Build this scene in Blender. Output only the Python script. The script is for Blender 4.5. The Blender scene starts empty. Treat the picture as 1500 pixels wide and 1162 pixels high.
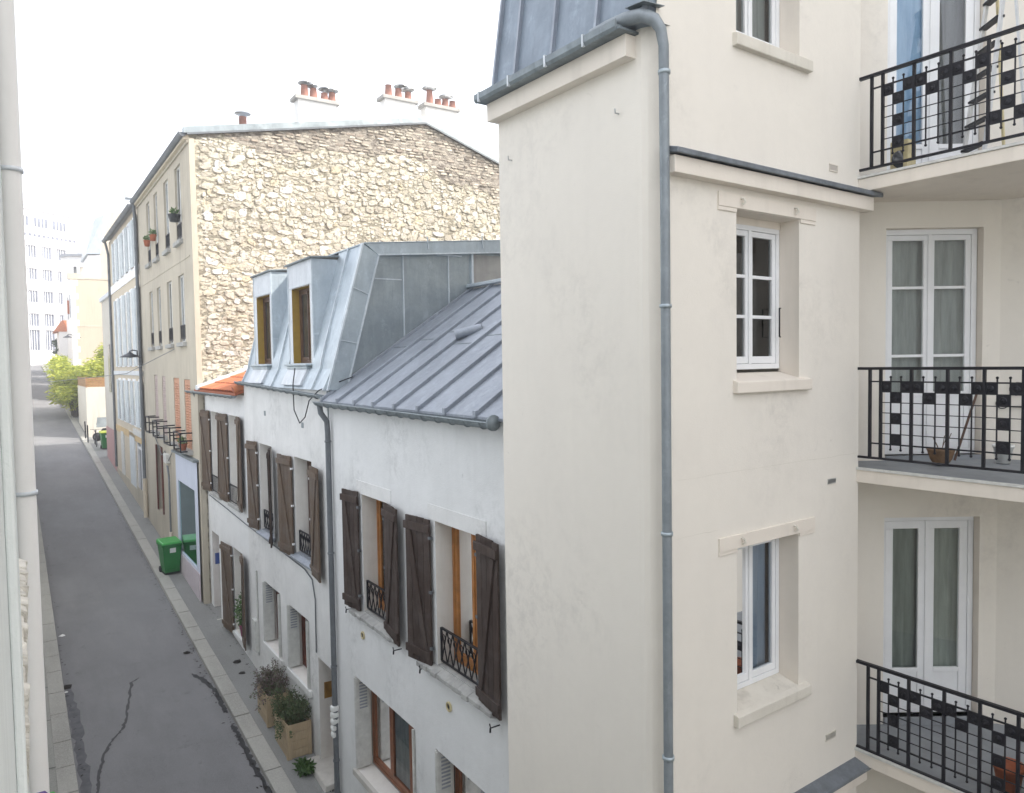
import bpy, bmesh, math, random
from mathutils import Vector as V, Matrix
random.seed(7)
R=math.radians
sc=bpy.context.scene
TH=R(2.2)                       # the street and its old houses run 2.2 degrees off the corner block
COL=sc.collection
# ------------------------------------------------------------------ materials
MAT={}
def _new(name):
    m=bpy.data.materials.new(name); m.use_nodes=True; nt=m.node_tree; nt.nodes.clear()
    out=nt.nodes.new('ShaderNodeOutputMaterial'); b=nt.nodes.new('ShaderNodeBsdfPrincipled')
    nt.links.new(b.outputs[0],out.inputs[0]); MAT[name]=m
    return m,nt,b,out
def N(nt,t,**k):
    n=nt.nodes.new(t)
    for a,v in k.items():
        if a.startswith('i_'): n.inputs[a[2:].replace('_',' ')].default_value=v
        else: setattr(n,a,v)
    return n
def noise(nt,vec,scale,detail=4,rough=.6,dist=0.):
    n=N(nt,'ShaderNodeTexNoise'); n.inputs['Scale'].default_value=scale; n.inputs['Detail'].default_value=detail
    n.inputs['Roughness'].default_value=rough; n.inputs['Distortion'].default_value=dist
    nt.links.new(vec,n.inputs['Vector']); return n.outputs['Fac']
def ramp(nt,fac,stops):
    r=N(nt,'ShaderNodeValToRGB'); e=r.color_ramp.elements
    while len(e)<len(stops): e.new(0.5)
    for x,(p,c) in zip(e,stops):
        x.position=p; x.color=(c if len(c)==4 else (*c,1)) if hasattr(c,'__len__') else (c,c,c,1)
    nt.links.new(fac,r.inputs[0]); return r.outputs[0]
def mix(nt,fac,a,b,mode='MIX'):
    m=N(nt,'ShaderNodeMix',data_type='RGBA',blend_type=mode)
    for s,v in ((0,fac),(6,a),(7,b)):
        if hasattr(v,'links') or isinstance(v,bpy.types.NodeSocket): nt.links.new(v,m.inputs[s])
        else: m.inputs[s].default_value=v if s==0 else (*v,1)
    return m.outputs[2]
def mapped(nt,scale=(1,1,1),loc=(0,0,0),src='Object'):
    tc=N(nt,'ShaderNodeTexCoord'); mp=N(nt,'ShaderNodeMapping')
    mp.inputs['Scale'].default_value=scale; mp.inputs['Location'].default_value=loc
    nt.links.new(tc.outputs[src],mp.inputs[0]); return mp.outputs[0]
def bump(nt,b,h,strength=.3,dist=.01,prev=None):
    n=N(nt,'ShaderNodeBump'); n.inputs['Strength'].default_value=strength; n.inputs['Distance'].default_value=dist
    nt.links.new(h,n.inputs['Height'])
    if prev is not None: nt.links.new(prev,n.inputs['Normal'])
    nt.links.new(n.outputs[0],b.inputs['Normal']); return n.outputs[0]
def math_(nt,op,a,b=None,clamp=False):
    m=N(nt,'ShaderNodeMath',operation=op); m.use_clamp=clamp
    for i,v in enumerate((a,b)):
        if v is None: continue
        if isinstance(v,(int,float)): m.inputs[i].default_value=v
        else: nt.links.new(v,m.inputs[i])
    return m.outputs[0]

def plaster(name,base,stain,amount=.35,streak=.25,spots=.0,rough=.88,grain=.12,patch=1.1,grime=0.):
    m,nt,b,_=_new(name)
    v=mapped(nt); vs=mapped(nt,(3.2,3.2,.28))
    a=ramp(nt,noise(nt,v,patch,6,.62,.4),[(.38,0),(.72,1)])
    s=ramp(nt,noise(nt,vs,1.5,5,.6),[(.52,0),(.78,1)])
    c=mix(nt,math_(nt,'MULTIPLY',a,amount),base,stain)
    c=mix(nt,math_(nt,'MULTIPLY',s,streak),c,tuple(x*.72 for x in stain))
    f=ramp(nt,noise(nt,v,9,5,.7),[(.3,0),(.75,1)])
    c=mix(nt,math_(nt,'MULTIPLY',f,.16),c,tuple(x*.8 for x in base))
    if grime:
        g1=ramp(nt,noise(nt,mapped(nt,(1,1,.8),(3,1,7)),.75,3,.5),[(.50,0),(.66,1)]); g2=ramp(nt,noise(nt,v,5,9,.82,.3),[(.46,0),(.62,1)])
        c=mix(nt,math_(nt,'MULTIPLY',math_(nt,'MULTIPLY',g1,g2),grime),c,tuple(x*.72 for x in stain))
    if spots:
        sp=ramp(nt,noise(nt,v,5.5,6,.75,.6),[(.655,0),(.70,1)])
        c=mix(nt,math_(nt,'MULTIPLY',sp,spots),c,tuple(x*.55 for x in stain))
    nt.links.new(c,b.inputs['Base Color']); b.inputs['Roughness'].default_value=rough
    b.inputs['Specular IOR Level'].default_value=.25
    h=math_(nt,'ADD',noise(nt,v,90,3,.6),math_(nt,'MULTIPLY',noise(nt,v,3.2,5,.6),3.0))
    bump(nt,b,h,grain,.012); return m
plaster('cream_render',(.770,.728,.655),(.68,.64,.585),.35,.08,.22,grain=.14,patch=.7,grime=.38)
plaster('cream_trim',(.76,.70,.62),(.63,.575,.50),.35,.30,.12,grain=.10,patch=1.6)
plaster('cream_sill',(.68,.645,.57),(.50,.46,.39),.40,.75,.4,grain=.25,patch=3)
plaster('white_render',(.75,.757,.752),(.60,.61,.60),.5,.14,.45,grain=.35,patch=.9,grime=.5)
plaster('white_render_old',(.745,.745,.73),(.56,.565,.55),.55,.22,.5,grain=.4,patch=1.3,grime=.5)
plaster('reveal_white',(.74,.72,.68),(.58,.55,.50),.5,.3,.3,grain=.3,patch=3)
plaster('beige_render',(.50,.455,.37),(.37,.335,.27),.7,.65,.35,grain=.3,patch=.6)
plaster('cream_old',(.60,.53,.42),(.52,.45,.34),.5,.4,.2,grain=.25)
plaster('ochre_render',(.60,.45,.25),(.5,.37,.2),.4,.3,.1,grain=.2)
plaster('pale_render',(.58,.55,.49),(.48,.44,.37),.5,.5,.2,grain=.2)
plaster('pink_render',(.50,.30,.29),(.36,.25,.25),.6,.4,.2,grain=.2)
plaster('blue_render',(.56,.60,.70),(.46,.50,.60),.5,.3,.1,grain=.15)
plaster('mauve_render',(.52,.47,.50),(.42,.38,.42),.5,.3,.1,grain=.15)
plaster('far_gable',(.47,.41,.325),(.40,.345,.265),.5,.45,.2,grain=.2,patch=.4)
plaster('painted_pipe',(.77,.76,.74),(.6,.59,.57),.3,.2,.1,grain=.05)
plaster('far_white',(.85,.85,.86),(.78,.78,.8),.3,.1,0,grain=.05)
plaster('cool_white',(.74,.78,.77),(.62,.66,.66),.4,.5,.15,grain=.2,patch=1.5)
plaster('sill_stone',(.42,.42,.40),(.20,.20,.20),.7,.5,.6,grain=.6,patch=5)
plaster('rough_cement',(.40,.39,.36),(.27,.26,.25),.7,.6,.4,grain=.6,patch=2.5)
plaster('step_stone',(.55,.53,.49),(.35,.34,.31),.6,.3,.3,grain=.4,patch=4)
plaster('balcony_floor',(.30,.32,.34),(.20,.21,.22),.6,.2,.3,grain=.3,patch=4)
plaster('broken_plaster',(.78,.75,.68),(.30,.28,.24),.75,.2,.9,grain=1.2,patch=7)

def zinc(name,base,dark,metal=.55,rough=.42,sc_=1.):
    m,nt,b,_=_new(name); v=mapped(nt); vs=mapped(nt,(4,4,.5))
    a=ramp(nt,noise(nt,v,1.6*sc_,5,.6,.5),[(.35,0),(.7,1)]); s=ramp(nt,noise(nt,vs,2,4),[(.5,0),(.75,1)])
    c=mix(nt,a,base,dark); c=mix(nt,math_(nt,'MULTIPLY',s,.35),c,tuple(min(1,x*1.35) for x in base))
    f=ramp(nt,noise(nt,v,22,4,.7),[(.45,0),(.8,1)]); c=mix(nt,math_(nt,'MULTIPLY',f,.25),c,tuple(x*.7 for x in dark))
    w1=ramp(nt,noise(nt,mapped(nt,(1,1,.7),(5,2,1)),4.2*sc_,9,.82,.3),[(.55,0),(.68,1)]); c=mix(nt,math_(nt,'MULTIPLY',w1,.38),c,tuple(min(1,x*1.6+.04) for x in base))
    w2=ramp(nt,noise(nt,mapped(nt,(5,5,.35),(1,7,3)),2.2,7,.75),[(.57,0),(.66,1)]); c=mix(nt,math_(nt,'MULTIPLY',w2,.30),c,tuple(x*.6 for x in dark))
    nt.links.new(c,b.inputs['Base Color']); b.inputs['Metallic'].default_value=metal
    nt.links.new(ramp(nt,noise(nt,v,5,4),[(.3,rough-.08),(.7,rough+.14)]),b.inputs['Roughness'])
    bump(nt,b,math_(nt,'ADD',noise(nt,v,1.7,2,.5),math_(nt,'MULTIPLY',noise(nt,v,7,3,.5),.22)),.6,.045); return m
zinc('zinc_roof',(.31,.34,.385),(.25,.275,.315),.45,.50)
zinc('zinc_mansard',(.48,.535,.57),(.39,.445,.49),.5,.42)
zinc('zinc_clad',(.34,.385,.405),(.27,.31,.33),.6,.36)
zinc('zinc_band',(.42,.48,.51),(.34,.39,.43),.5,.42)
zinc('zinc_seam',(.60,.65,.68),(.45,.50,.54),.4,.45)
zinc('zinc_gutter',(.24,.275,.29),(.16,.185,.20),.4,.55,3)
zinc('zinc_pipe',(.26,.29,.31),(.20,.225,.245),.4,.55,3)
zinc('zinc_pale',(.62,.65,.68),(.52,.55,.58),.3,.55)
zinc('slate_zinc',(.25,.295,.345),(.19,.225,.265),.35,.5); zinc('zinc_cap',(.19,.21,.235),(.13,.145,.16),.3,.6,3)
zinc('grey_pipe',(.16,.175,.19),(.11,.12,.13),.3,.55)

def simple(name,col,rough=.6,metal=0.,var=.15,scale=6,bmp=.1,spec=.4):
    m,nt,b,_=_new(name); v=mapped(nt)
    a=ramp(nt,noise(nt,v,scale,5,.65),[(.3,0),(.75,1)])
    c=mix(nt,a,col,tuple(max(0,x*(1-var*2)) for x in col)); nt.links.new(c,b.inputs['Base Color'])
    b.inputs['Roughness'].default_value=rough; b.inputs['Metallic'].default_value=metal; b.inputs['Specular IOR Level'].default_value=spec
    if bmp: bump(nt,b,noise(nt,v,scale*6,3),bmp,.006)
    return m
simple('iron_black',(.012,.012,.018),.45,.2,.2,20,.15)
simple('white_paint',(.80,.81,.82),.35,0,.05,3,.03)
simple('white_paint_old',(.66,.66,.63),.5,0,.16,9,.15)
simple('grey_metal_shutter',(.62,.63,.60),.5,0,.12,9,.1)
simple('orange_wood',(.46,.19,.05),.42,0,.22,7,.1)
simple('red_wood',(.17,.055,.035),.4,0,.25,7,.1)
simple('chestnut_wood',(.26,.095,.04),.42,0,.22,7,.1)
simple('brown_wood',(.12,.065,.04),.5,0,.25,7,.1)
simple('yellow_board',(.38,.25,.05),.6,0,.12,9,.05)
simple('bin_green',(.012,.18,.035),.38,0,.15,3,.05)
simple('bin_lid_green',(.05,.34,.07),.36,0,.12,4,.05)
simple('bin_lid_yellow',(.62,.68,.04),.4,0,.12,4,.05)
simple('rubber',(.02,.02,.022),.7,0,.2,9,.1)
simple('paper_white',(.75,.76,.74),.7,0,.05,20,0)
simple('terracotta',(.42,.13,.06),.75,0,.22,9,.15)
simple('terracotta_dry',(.26,.16,.09),.8,0,.3,9,.15)
simple('pink_pot',(.34,.07,.16),.5,0,.15,9,.05)
simple('dark_pot',(.04,.045,.05),.5,0,.15,9,.05)
simple('cream_paint',(.66,.57,.33),.5,0,.2,9,.1)
simple('steel',(.55,.57,.58),.3,.8,.1,9,.05)
simple('pale_aluminium',(.66,.68,.70),.35,.4,.1,9,.05)
simple('dark_plastic',(.03,.03,.035),.5,0,.1,9,.05)
simple('blue_plastic',(.05,.10,.33),.5,0,.1,9,.05)
simple('purple_paint',(.09,.05,.20),.45,0,.1,9,.05)
simple('brass_plate',(.40,.22,.05),.4,.3,.2,9,.05)
simple('orange_shutter',(.52,.26,.15),.6,0,.14,7,.1)
simple('faded_pink_shutter',(.50,.40,.37),.6,0,.2,7,.1)
simple('pale_blue_shutter',(.66,.71,.73),.6,0,.14,3,.1)
simple('chimney_pot',(.42,.20,.15),.8,0,.2,9,.15)
simple('lamp_metal',(.05,.055,.065),.4,.5,.1,9,.05)
simple('tar',(.030,.030,.034),.55,0,.3,12,.2)
simple('damp_asphalt',(.105,.108,.12),.6,0,.3,7,.1)
simple('dry_stem',(.18,.13,.08),.9,0,.3,9,.1)
simple('bark',(.10,.075,.05),.9,0,.3,12,.3)
simple('white_wall_far',(.82,.81,.78),.9,0,.06,2,.05)
simple('debris',(.03,.026,.022),.9,0,.3,20,.2)
simple('fence_plank',(.36,.20,.09),.7,0,.25,6,.2)
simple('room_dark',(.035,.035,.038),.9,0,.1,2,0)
simple('far_shade',(.30,.32,.36),.5,0,.1,2,0)
simple('far_pane_blue',(.17,.19,.26),.3,0,.3,.6,0)
simple('pane_pale',(.33,.37,.39),.12,0,.3,1.2,0,.6)

def wood(name,a,b_,weather=.5):
    m,nt,b,_=_new(name); v=mapped(nt,(9,9,.8)); v2=mapped(nt)
    g=noise(nt,v,6,6,.7,.6); geo=N(nt,'ShaderNodeNewGeometry')
    c=mix(nt,ramp(nt,g,[(.3,0),(.7,1)]),a,b_)
    w=ramp(nt,noise(nt,v2,3.,5,.7,.4),[(.45,0),(.7,1)])
    c=mix(nt,math_(nt,'MULTIPLY',w,weather),c,(.16,.145,.135))
    c=mix(nt,math_(nt,'MULTIPLY',geo.outputs['Random Per Island'],.35),c,tuple(x*.45 for x in a))
    nt.links.new(c,b.inputs['Base Color']); b.inputs['Roughness'].default_value=.75; b.inputs['Specular IOR Level'].default_value=.25
    bump(nt,b,g,.5,.006); return m
wood('shutter_dark',(.034,.023,.019),(.075,.05,.04),.3)
wood('shutter_brown',(.092,.062,.042),(.155,.112,.078),.6)
wood('planter_wood',(.42,.32,.20),(.54,.43,.29),.2)

def glass(name,tint=(.85,.9,.9),fac=.02,rough=.02,gl=(1,1,1)):
    m,nt,b,out=_new(name); nt.nodes.remove(b)
    t=N(nt,'ShaderNodeBsdfTransparent'); t.inputs[0].default_value=(*tint,1)
    g=N(nt,'ShaderNodeBsdfGlossy'); g.inputs['Roughness'].default_value=rough; g.inputs['Color'].default_value=(*gl,1)
    f=N(nt,'ShaderNodeFresnel'); f.inputs[0].default_value=1.5
    ms=N(nt,'ShaderNodeMixShader'); nt.links.new(math_(nt,'ADD',math_(nt,'MULTIPLY',f.outputs[0],1.0),fac,True),ms.inputs[0])
    nt.links.new(t.outputs[0],ms.inputs[1]); nt.links.new(g.outputs[0],ms.inputs[2]); nt.links.new(ms.outputs[0],out.inputs[0])
glass('window_glass'); glass('shop_glass',(.35,.55,.55),.25,.02,(.75,.95,.95)); glass('blue_glass',(.7,.85,1.),.22,.03,(.8,.92,1))
def darkpane(name,col,rough=.06):
    m,nt,b,_=_new(name); v=mapped(nt)
    c=mix(nt,ramp(nt,noise(nt,v,1.3,2),[(.3,0),(.7,1)]),col,tuple(x*.5 for x in col)); nt.links.new(c,b.inputs['Base Color'])
    b.inputs['Roughness'].default_value=rough; b.inputs['Specular IOR Level'].default_value=.6
darkpane('dark_pane',(.05,.055,.06)); darkpane('blue_pane',(.10,.14,.24),.15); darkpane('teal_pane',(.10,.15,.15),.12); darkpane('grey_pane',(.095,.10,.10),.2)
def fabric(name,col,dark):
    m,nt,b,_=_new(name); v=mapped(nt,(1,1,.12)); c=mix(nt,ramp(nt,noise(nt,v,14,4,.6),[(.3,0),(.7,1)]),col,dark)
    nt.links.new(c,b.inputs['Base Color']); b.inputs['Roughness'].default_value=.9
fabric('curtain_teal',(.22,.28,.29),(.12,.16,.17)); fabric('curtain_grey',(.38,.385,.37),(.23,.235,.225)); fabric('curtain_white',(.74,.77,.78),(.60,.64,.66)); fabric('curtain_blue',(.34,.40,.50),(.26,.31,.40)); fabric('sky_reflection_blue',(.50,.64,.80),(.28,.42,.60)); fabric('curtain_green',(.34,.355,.31),(.21,.22,.19)); fabric('curtain_lilac',(.30,.29,.30),(.21,.205,.215))  # the sky blue one is a painted pane reflection, not cloth

def asphalt(name,base,scale=1.):
    m,nt,b,_=_new(name); v=mapped(nt); vl=mapped(nt,(1,.22,1))
    c=mix(nt,ramp(nt,noise(nt,v,.35,5,.6,.3),[(.34,0),(.64,1)]),base,tuple(x*.74 for x in base))
    c=mix(nt,ramp(nt,noise(nt,vl,2.2,5,.65),[(.45,0),(.8,.5)]),c,tuple(x*1.35 for x in base))
    c=mix(nt,ramp(nt,noise(nt,v,150*scale,3,.8),[(.42,0),(.7,.55)]),c,tuple(x*1.7 for x in base))
    c=mix(nt,ramp(nt,noise(nt,v,2.9,6,.75,.5),[(.63,0),(.69,.5)]),c,tuple(x*.55 for x in base))
    nt.links.new(c,b.inputs['Base Color']); b.inputs['Roughness'].default_value=.85; b.inputs['Specular IOR Level'].default_value=.3
    ag=ramp(nt,noise(nt,v,48*scale,4,.85),[(.50,0),(.66,.5)]); c=mix(nt,ag,c,tuple(x*1.45 for x in base))
    st=ramp(nt,noise(nt,v,1.3,9,.85,.2),[(.58,0),(.66,.38)]); c=mix(nt,st,c,tuple(x*.5 for x in base)); nt.links.new(c,b.inputs['Base Color'])
    bump(nt,b,noise(nt,v,170,3,.8),.35,.006)
asphalt('asphalt',(.178,.178,.183)); asphalt('pavement_asphalt',(.215,.218,.212)); asphalt('kerb_granite',(.33,.325,.30),.6); asphalt('ground_earth',(.10,.095,.085)); asphalt('slab_left',(.27,.27,.25),.6)

def stonework():
    MC=(.66,.62,.50)
    def mortar(nt,v):
        c=mix(nt,ramp(nt,noise(nt,v,2.1,6,.75,.4),[(.35,0),(.65,1)]),MC,(.44,.395,.31))
        vv=mapped(nt,(1,1,2.1))
        k=ramp(nt,noise(nt,vv,3.6,9,.85,.3),[(.50,0),(.555,1)])
        return mix(nt,math_(nt,'MULTIPLY',k,.62),c,(.24,.215,.17)),k
    m,nt,b,_=_new('rubble_stone'); v=mapped(nt); geo=N(nt,'ShaderNodeNewGeometry')
    c=ramp(nt,geo.outputs['Random Per Island'],[(0,(.44,.405,.34)),(.15,(.56,.525,.45)),(.42,(.64,.61,.53)),(.68,(.68,.65,.58)),(.78,(.60,.52,.36)),(.84,(.66,.63,.56)),(.92,(.82,.81,.78))])
    f=ramp(nt,noise(nt,v,6,8,.82,.3),[(.38,0),(.58,1)])
    c=mix(nt,math_(nt,'ADD',math_(nt,'MULTIPLY',f,.55),.45),(.39,.345,.27),c)
    mo,k=mortar(nt,v)
    sm=ramp(nt,noise(nt,v,2.6,8,.82,.5),[(.50,0),(.57,1)])
    c=mix(nt,math_(nt,'MULTIPLY',sm,.7),c,mo)
    p=ramp(nt,noise(nt,mapped(nt,(1,1,1.7)),8.5,8,.85),[(.535,0),(.59,1)]); c=mix(nt,math_(nt,'MULTIPLY',p,.45),c,(.28,.25,.20))
    nt.links.new(c,b.inputs['Base Color']); b.inputs['Roughness'].default_value=.95; b.inputs['Specular IOR Level'].default_value=.1
    bump(nt,b,math_(nt,'SUBTRACT',noise(nt,v,9,8,.8),math_(nt,'MULTIPLY',p,.5)),.9,.035)
    m,nt,b,_=_new('lime_mortar'); v=mapped(nt)
    c,k=mortar(nt,v); nt.links.new(c,b.inputs['Base Color']); b.inputs['Roughness'].default_value=.95; b.inputs['Specular IOR Level'].default_value=.1
    bump(nt,b,math_(nt,'SUBTRACT',noise(nt,v,9,7,.8),math_(nt,'MULTIPLY',k,.6)),1.,.04)
    m,nt,b,_=_new('dark_mortar'); v=mapped(nt)
    c=mix(nt,ramp(nt,noise(nt,mapped(nt,(1,1,2)),4,9,.85,.3),[(.44,0),(.56,1)]),(.15,.13,.11),(.42,.38,.32)); nt.links.new(c,b.inputs['Base Color']); b.inputs['Roughness'].default_value=.95
    bump(nt,b,noise(nt,v,9,7,.8),1.,.04)
    m,nt,b,_=_new('thin_brick'); v=mapped(nt); geo=N(nt,'ShaderNodeNewGeometry')
    c=ramp(nt,geo.outputs['Random Per Island'],[(0,(.26,.23,.19)),(.3,(.44,.40,.33)),(.6,(.60,.555,.46)),(.85,(.46,.39,.32)),(1,(.16,.14,.12))])
    c=mix(nt,ramp(nt,noise(nt,v,5,8,.85),[(.50,0),(.57,.75)]),c,(.15,.13,.11))
    nt.links.new(c,b.inputs['Base Color']); b.inputs['Roughness'].default_value=.92; b.inputs['Specular IOR Level'].default_value=.15
    bump(nt,b,noise(nt,v,20,5,.75),.7,.02)
stonework()
def tiles():
    m,nt,b,_=_new('clay_tile'); v=mapped(nt); geo=N(nt,'ShaderNodeNewGeometry')
    c=ramp(nt,geo.outputs['Random Per Island'],[(0,(.42,.12,.05)),(.5,(.54,.19,.08)),(1,(.34,.10,.06))])
    c=mix(nt,ramp(nt,noise(nt,v,8,5,.7),[(.45,0),(.7,.6)]),c,(.25,.12,.08)); nt.links.new(c,b.inputs['Base Color']); b.inputs['Roughness'].default_value=.85
tiles()
def leafm(name,a,b_,c_):
    m,nt,b,out=_new(name); geo=N(nt,'ShaderNodeNewGeometry')
    c=ramp(nt,geo.outputs['Random Per Island'],[(0,a),(.5,b_),(1,c_)]); nt.links.new(c,b.inputs['Base Color']); b.inputs['Roughness'].default_value=.6
    t=N(nt,'ShaderNodeBsdfTranslucent'); nt.links.new(c,t.inputs[0]); ms=N(nt,'ShaderNodeMixShader'); ms.inputs[0].default_value=.3
    nt.links.new(b.outputs[0],ms.inputs[1]); nt.links.new(t.outputs[0],ms.inputs[2]); nt.links.new(ms.outputs[0],out.inputs[0])
leafm('leaf_bamboo',(.20,.26,.03),(.38,.42,.05),(.52,.52,.08))
leafm('leaf_dark',(.02,.05,.015),(.04,.08,.02),(.07,.12,.03))
leafm('leaf_herb',(.05,.08,.035),(.08,.125,.05),(.14,.18,.08))
leafm('leaf_heather',(.20,.12,.15),(.10,.14,.06),(.22,.15,.17))
leafm('leaf_pot',(.06,.12,.04),(.09,.18,.05),(.14,.24,.08))
leafm('leaf_weed',(.05,.10,.03),(.06,.13,.03),(.09,.16,.05))
leafm('petal_white',(.7,.7,.66),(.75,.75,.7),(.65,.6,.6))

# ------------------------------------------------------------------ objects
INFO={}
def rot_of(fr): return -TH if fr=='S' else 0.
def world(fr,p):
    if fr=='T': return V(p)
    c,s=math.cos(TH),math.sin(TH); return V((p[0]*c+p[1]*s,-p[0]*s+p[1]*c,p[2]))
def props(o,label=None,cat=None,group=None,kind=None):
    if label: o['label']=label
    if cat: o['category']=cat
    if group: o['group']=group
    if kind: o['kind']=kind
def thing(name,label,cat,fr,org,group=None):
    o=bpy.data.objects.new(name,None); o.empty_display_size=.2; COL.objects.link(o)
    o.location=world(fr,org); o.rotation_euler=(0,0,rot_of(fr)); props(o,label,cat,group); INFO[o.name]=(fr,V(org)); return o
class MB:
    def __init__(s): s.v=[]; s.f=[]; s.sm=[]
    def add(s,vs,fs,smooth=False):
        n=len(s.v); s.v+= [V(p) for p in vs]; s.f+=[tuple(i+n for i in f) for f in fs]; s.sm+=[smooth]*len(fs); return s
    def quad(s,a,b,c,d): return s.add([a,b,c,d],[(0,1,2,3)])
    def poly(s,pts): return s.add(pts,[tuple(range(len(pts)))])
    def hexa(s,p): return s.add(p,[(0,3,2,1),(4,5,6,7),(0,1,5,4),(1,2,6,5),(2,3,7,6),(3,0,4,7)])
    def box(s,x0,x1,y0,y1,z0,z1): return s.hexa([(x0,y0,z0),(x1,y0,z0),(x1,y1,z0),(x0,y1,z0),(x0,y0,z1),(x1,y0,z1),(x1,y1,z1),(x0,y1,z1)])
    def pbox(s,pl,u0,u1,z0,z1,n0,n1):
        return s.hexa([pl.p(u0,z0,n0),pl.p(u1,z0,n0),pl.p(u1,z0,n1),pl.p(u0,z0,n1),pl.p(u0,z1,n0),pl.p(u1,z1,n0),pl.p(u1,z1,n1),pl.p(u0,z1,n1)])
    def prism(s,pts,d):
        d=V(d); n=len(pts); a=[V(p) for p in pts]; b=[p+d for p in a]
        return s.add(a+b,[tuple(range(n))[::-1],tuple(range(n,2*n))]+[(i,(i+1)%n,(i+1)%n+n,i+n) for i in range(n)])
    def bar(s,a,b,w,h=None,up=(0,0,1)):
        h=h or w; a=V(a); b=V(b); t=(b-a).normalized(); u=V(up)
        if abs(t.dot(u))>.95: u=V((1,0,0))
        x=t.cross(u).normalized()*w/2; y=x.cross(t).normalized()*h/2
        return s.hexa([a-x-y,a+x-y,a+x+y,a-x+y,b-x-y,b+x-y,b+x+y,b-x+y])
    def tube(s,path,r,seg=8,cap=True):
        path=[V(p) for p in path]; n=len(path); rs=r if hasattr(r,'__len__') else [r]*n
        vs=[];prev=None
        for i,p in enumerate(path):
            t=((path[min(i+1,n-1)]-path[max(i-1,0)])).normalized()
            if prev is None: x=t.orthogonal().normalized()
            else: x=(prev-t*prev.dot(t)).normalized()
            prev=x; y=t.cross(x)
            for k in range(seg):
                a=2*math.pi*k/seg; vs.append(p+(x*math.cos(a)+y*math.sin(a))*rs[i])
        fs=[(i*seg+k,i*seg+(k+1)%seg,(i+1)*seg+(k+1)%seg,(i+1)*seg+k) for i in range(n-1) for k in range(seg)]
        s.add(vs,fs,True)
        if cap: s.add(vs[:seg],[tuple(range(seg))[::-1]]); s.add(vs[-seg:],[tuple(range(seg))])
        return s
    def lathe(s,c,prof,seg=16,ax=(0,0,1)):
        c=V(c); q=V((0,0,1)).rotation_difference(V(ax)); vs=[]
        for r,z in prof:
            for k in range(seg):
                a=2*math.pi*k/seg; vs.append(c+q@V((r*math.cos(a),r*math.sin(a),z)))
        n=len(prof)
        return s.add(vs,[(i*seg+k,i*seg+(k+1)%seg,(i+1)*seg+(k+1)%seg,(i+1)*seg+k) for i in range(n-1) for k in range(seg)],True)
    def ball(s,c,r,seg=8):
        return s.lathe(c,[(max(1e-4,r*math.sin(math.pi*i/5)),-r*math.cos(math.pi*i/5)) for i in range(6)],seg)
    def wall(s,pl,u0,u1,z0,z1,holes=(),depth=.2,n=0.):
        us=sorted({u0,u1,*[min(max(h[i],u0),u1) for h in holes for i in (0,1)]}); zs=sorted({z0,z1,*[min(max(h[i],z0),z1) for h in holes for i in (2,3)]})
        for i in range(len(us)-1):
            for j in range(len(zs)-1):
                cu=(us[i]+us[i+1])/2; cz=(zs[j]+zs[j+1])/2
                if any(h[0]<cu<h[1] and h[2]<cz<h[3] for h in holes): continue
                s.quad(pl.p(us[i],zs[j],n),pl.p(us[i+1],zs[j],n),pl.p(us[i+1],zs[j+1],n),pl.p(us[i],zs[j+1],n))
        return s
    def reveal(s,pl,h,depth,n=0.):
        a,b,c,d=h[:4]
        for (p,q) in (((a,c),(a,d)),((a,d),(b,d)),((b,d),(b,c)),((b,c),(a,c))):
            s.quad(pl.p(p[0],p[1],n),pl.p(q[0],q[1],n),pl.p(q[0],q[1],n+depth),pl.p(p[0],p[1],n+depth))
        return s
    def mesh(s,name,mat,fr,org,merge=True):
        me=bpy.data.meshes.new(name); o=V(org)
        me.from_pydata([tuple(v-o) for v in s.v],[],s.f); 
        for p,sm in zip(me.polygons,s.sm): p.use_smooth=sm
        bm=bmesh.new(); bm.from_mesh(me)
        bmesh.ops.remove_doubles(bm,verts=bm.verts,dist=1e-5) if merge else None
        bmesh.ops.recalc_face_normals(bm,faces=bm.faces); bm.to_mesh(me); bm.free()
        me.materials.append(MAT[mat]); return me
    def part(s,name,mat,parent,label=None,bevel=0,kind=None,merge=False):
        fr,org=INFO[parent.name]; ob=bpy.data.objects.new(name,s.mesh(name,mat,fr,org,merge)); COL.objects.link(ob); ob.parent=parent
        INFO[ob.name]=(fr,org); props(ob,label,kind=kind); _bev(ob,bevel); return ob
    def top(s,name,label,cat,mat,fr,org,group=None,kind=None,bevel=0,merge=False):
        ob=bpy.data.objects.new(name,s.mesh(name,mat,fr,org,merge)); COL.objects.link(ob); ob.location=world(fr,org); ob.rotation_euler=(0,0,rot_of(fr))
        INFO[ob.name]=(fr,V(org)); props(ob,label,cat,group,kind); _bev(ob,bevel); return ob
def _bev(ob,w):
    if w:
        m=ob.modifiers.new('bevel','BEVEL'); m.width=w; m.segments=2; m.limit_method='ANGLE'; m.angle_limit=R(40)
class PL:      # a facade plane: u along it, z up, n inward
    def __init__(s,O,U,Nn): s.O=V(O); s.U=V(U); s.N=V(Nn)
    def p(s,u,z,n=0.): return s.O+s.U*u+s.N*n+V((0,0,z))
def copy_tree(o,loc=None,rz=None,parent=None,label=None):
    c=o.copy(); COL.objects.link(c); INFO[c.name]=INFO[o.name]
    if parent: c.parent=parent
    if loc is not None: c.location=loc
    if rz is not None: c.rotation_euler=(0,0,rz)
    if label: c['label']=label
    for ch in list(o.children): copy_tree(ch,parent=c)
    return c
def gz(ys): return -8.1+.07*ys

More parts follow.
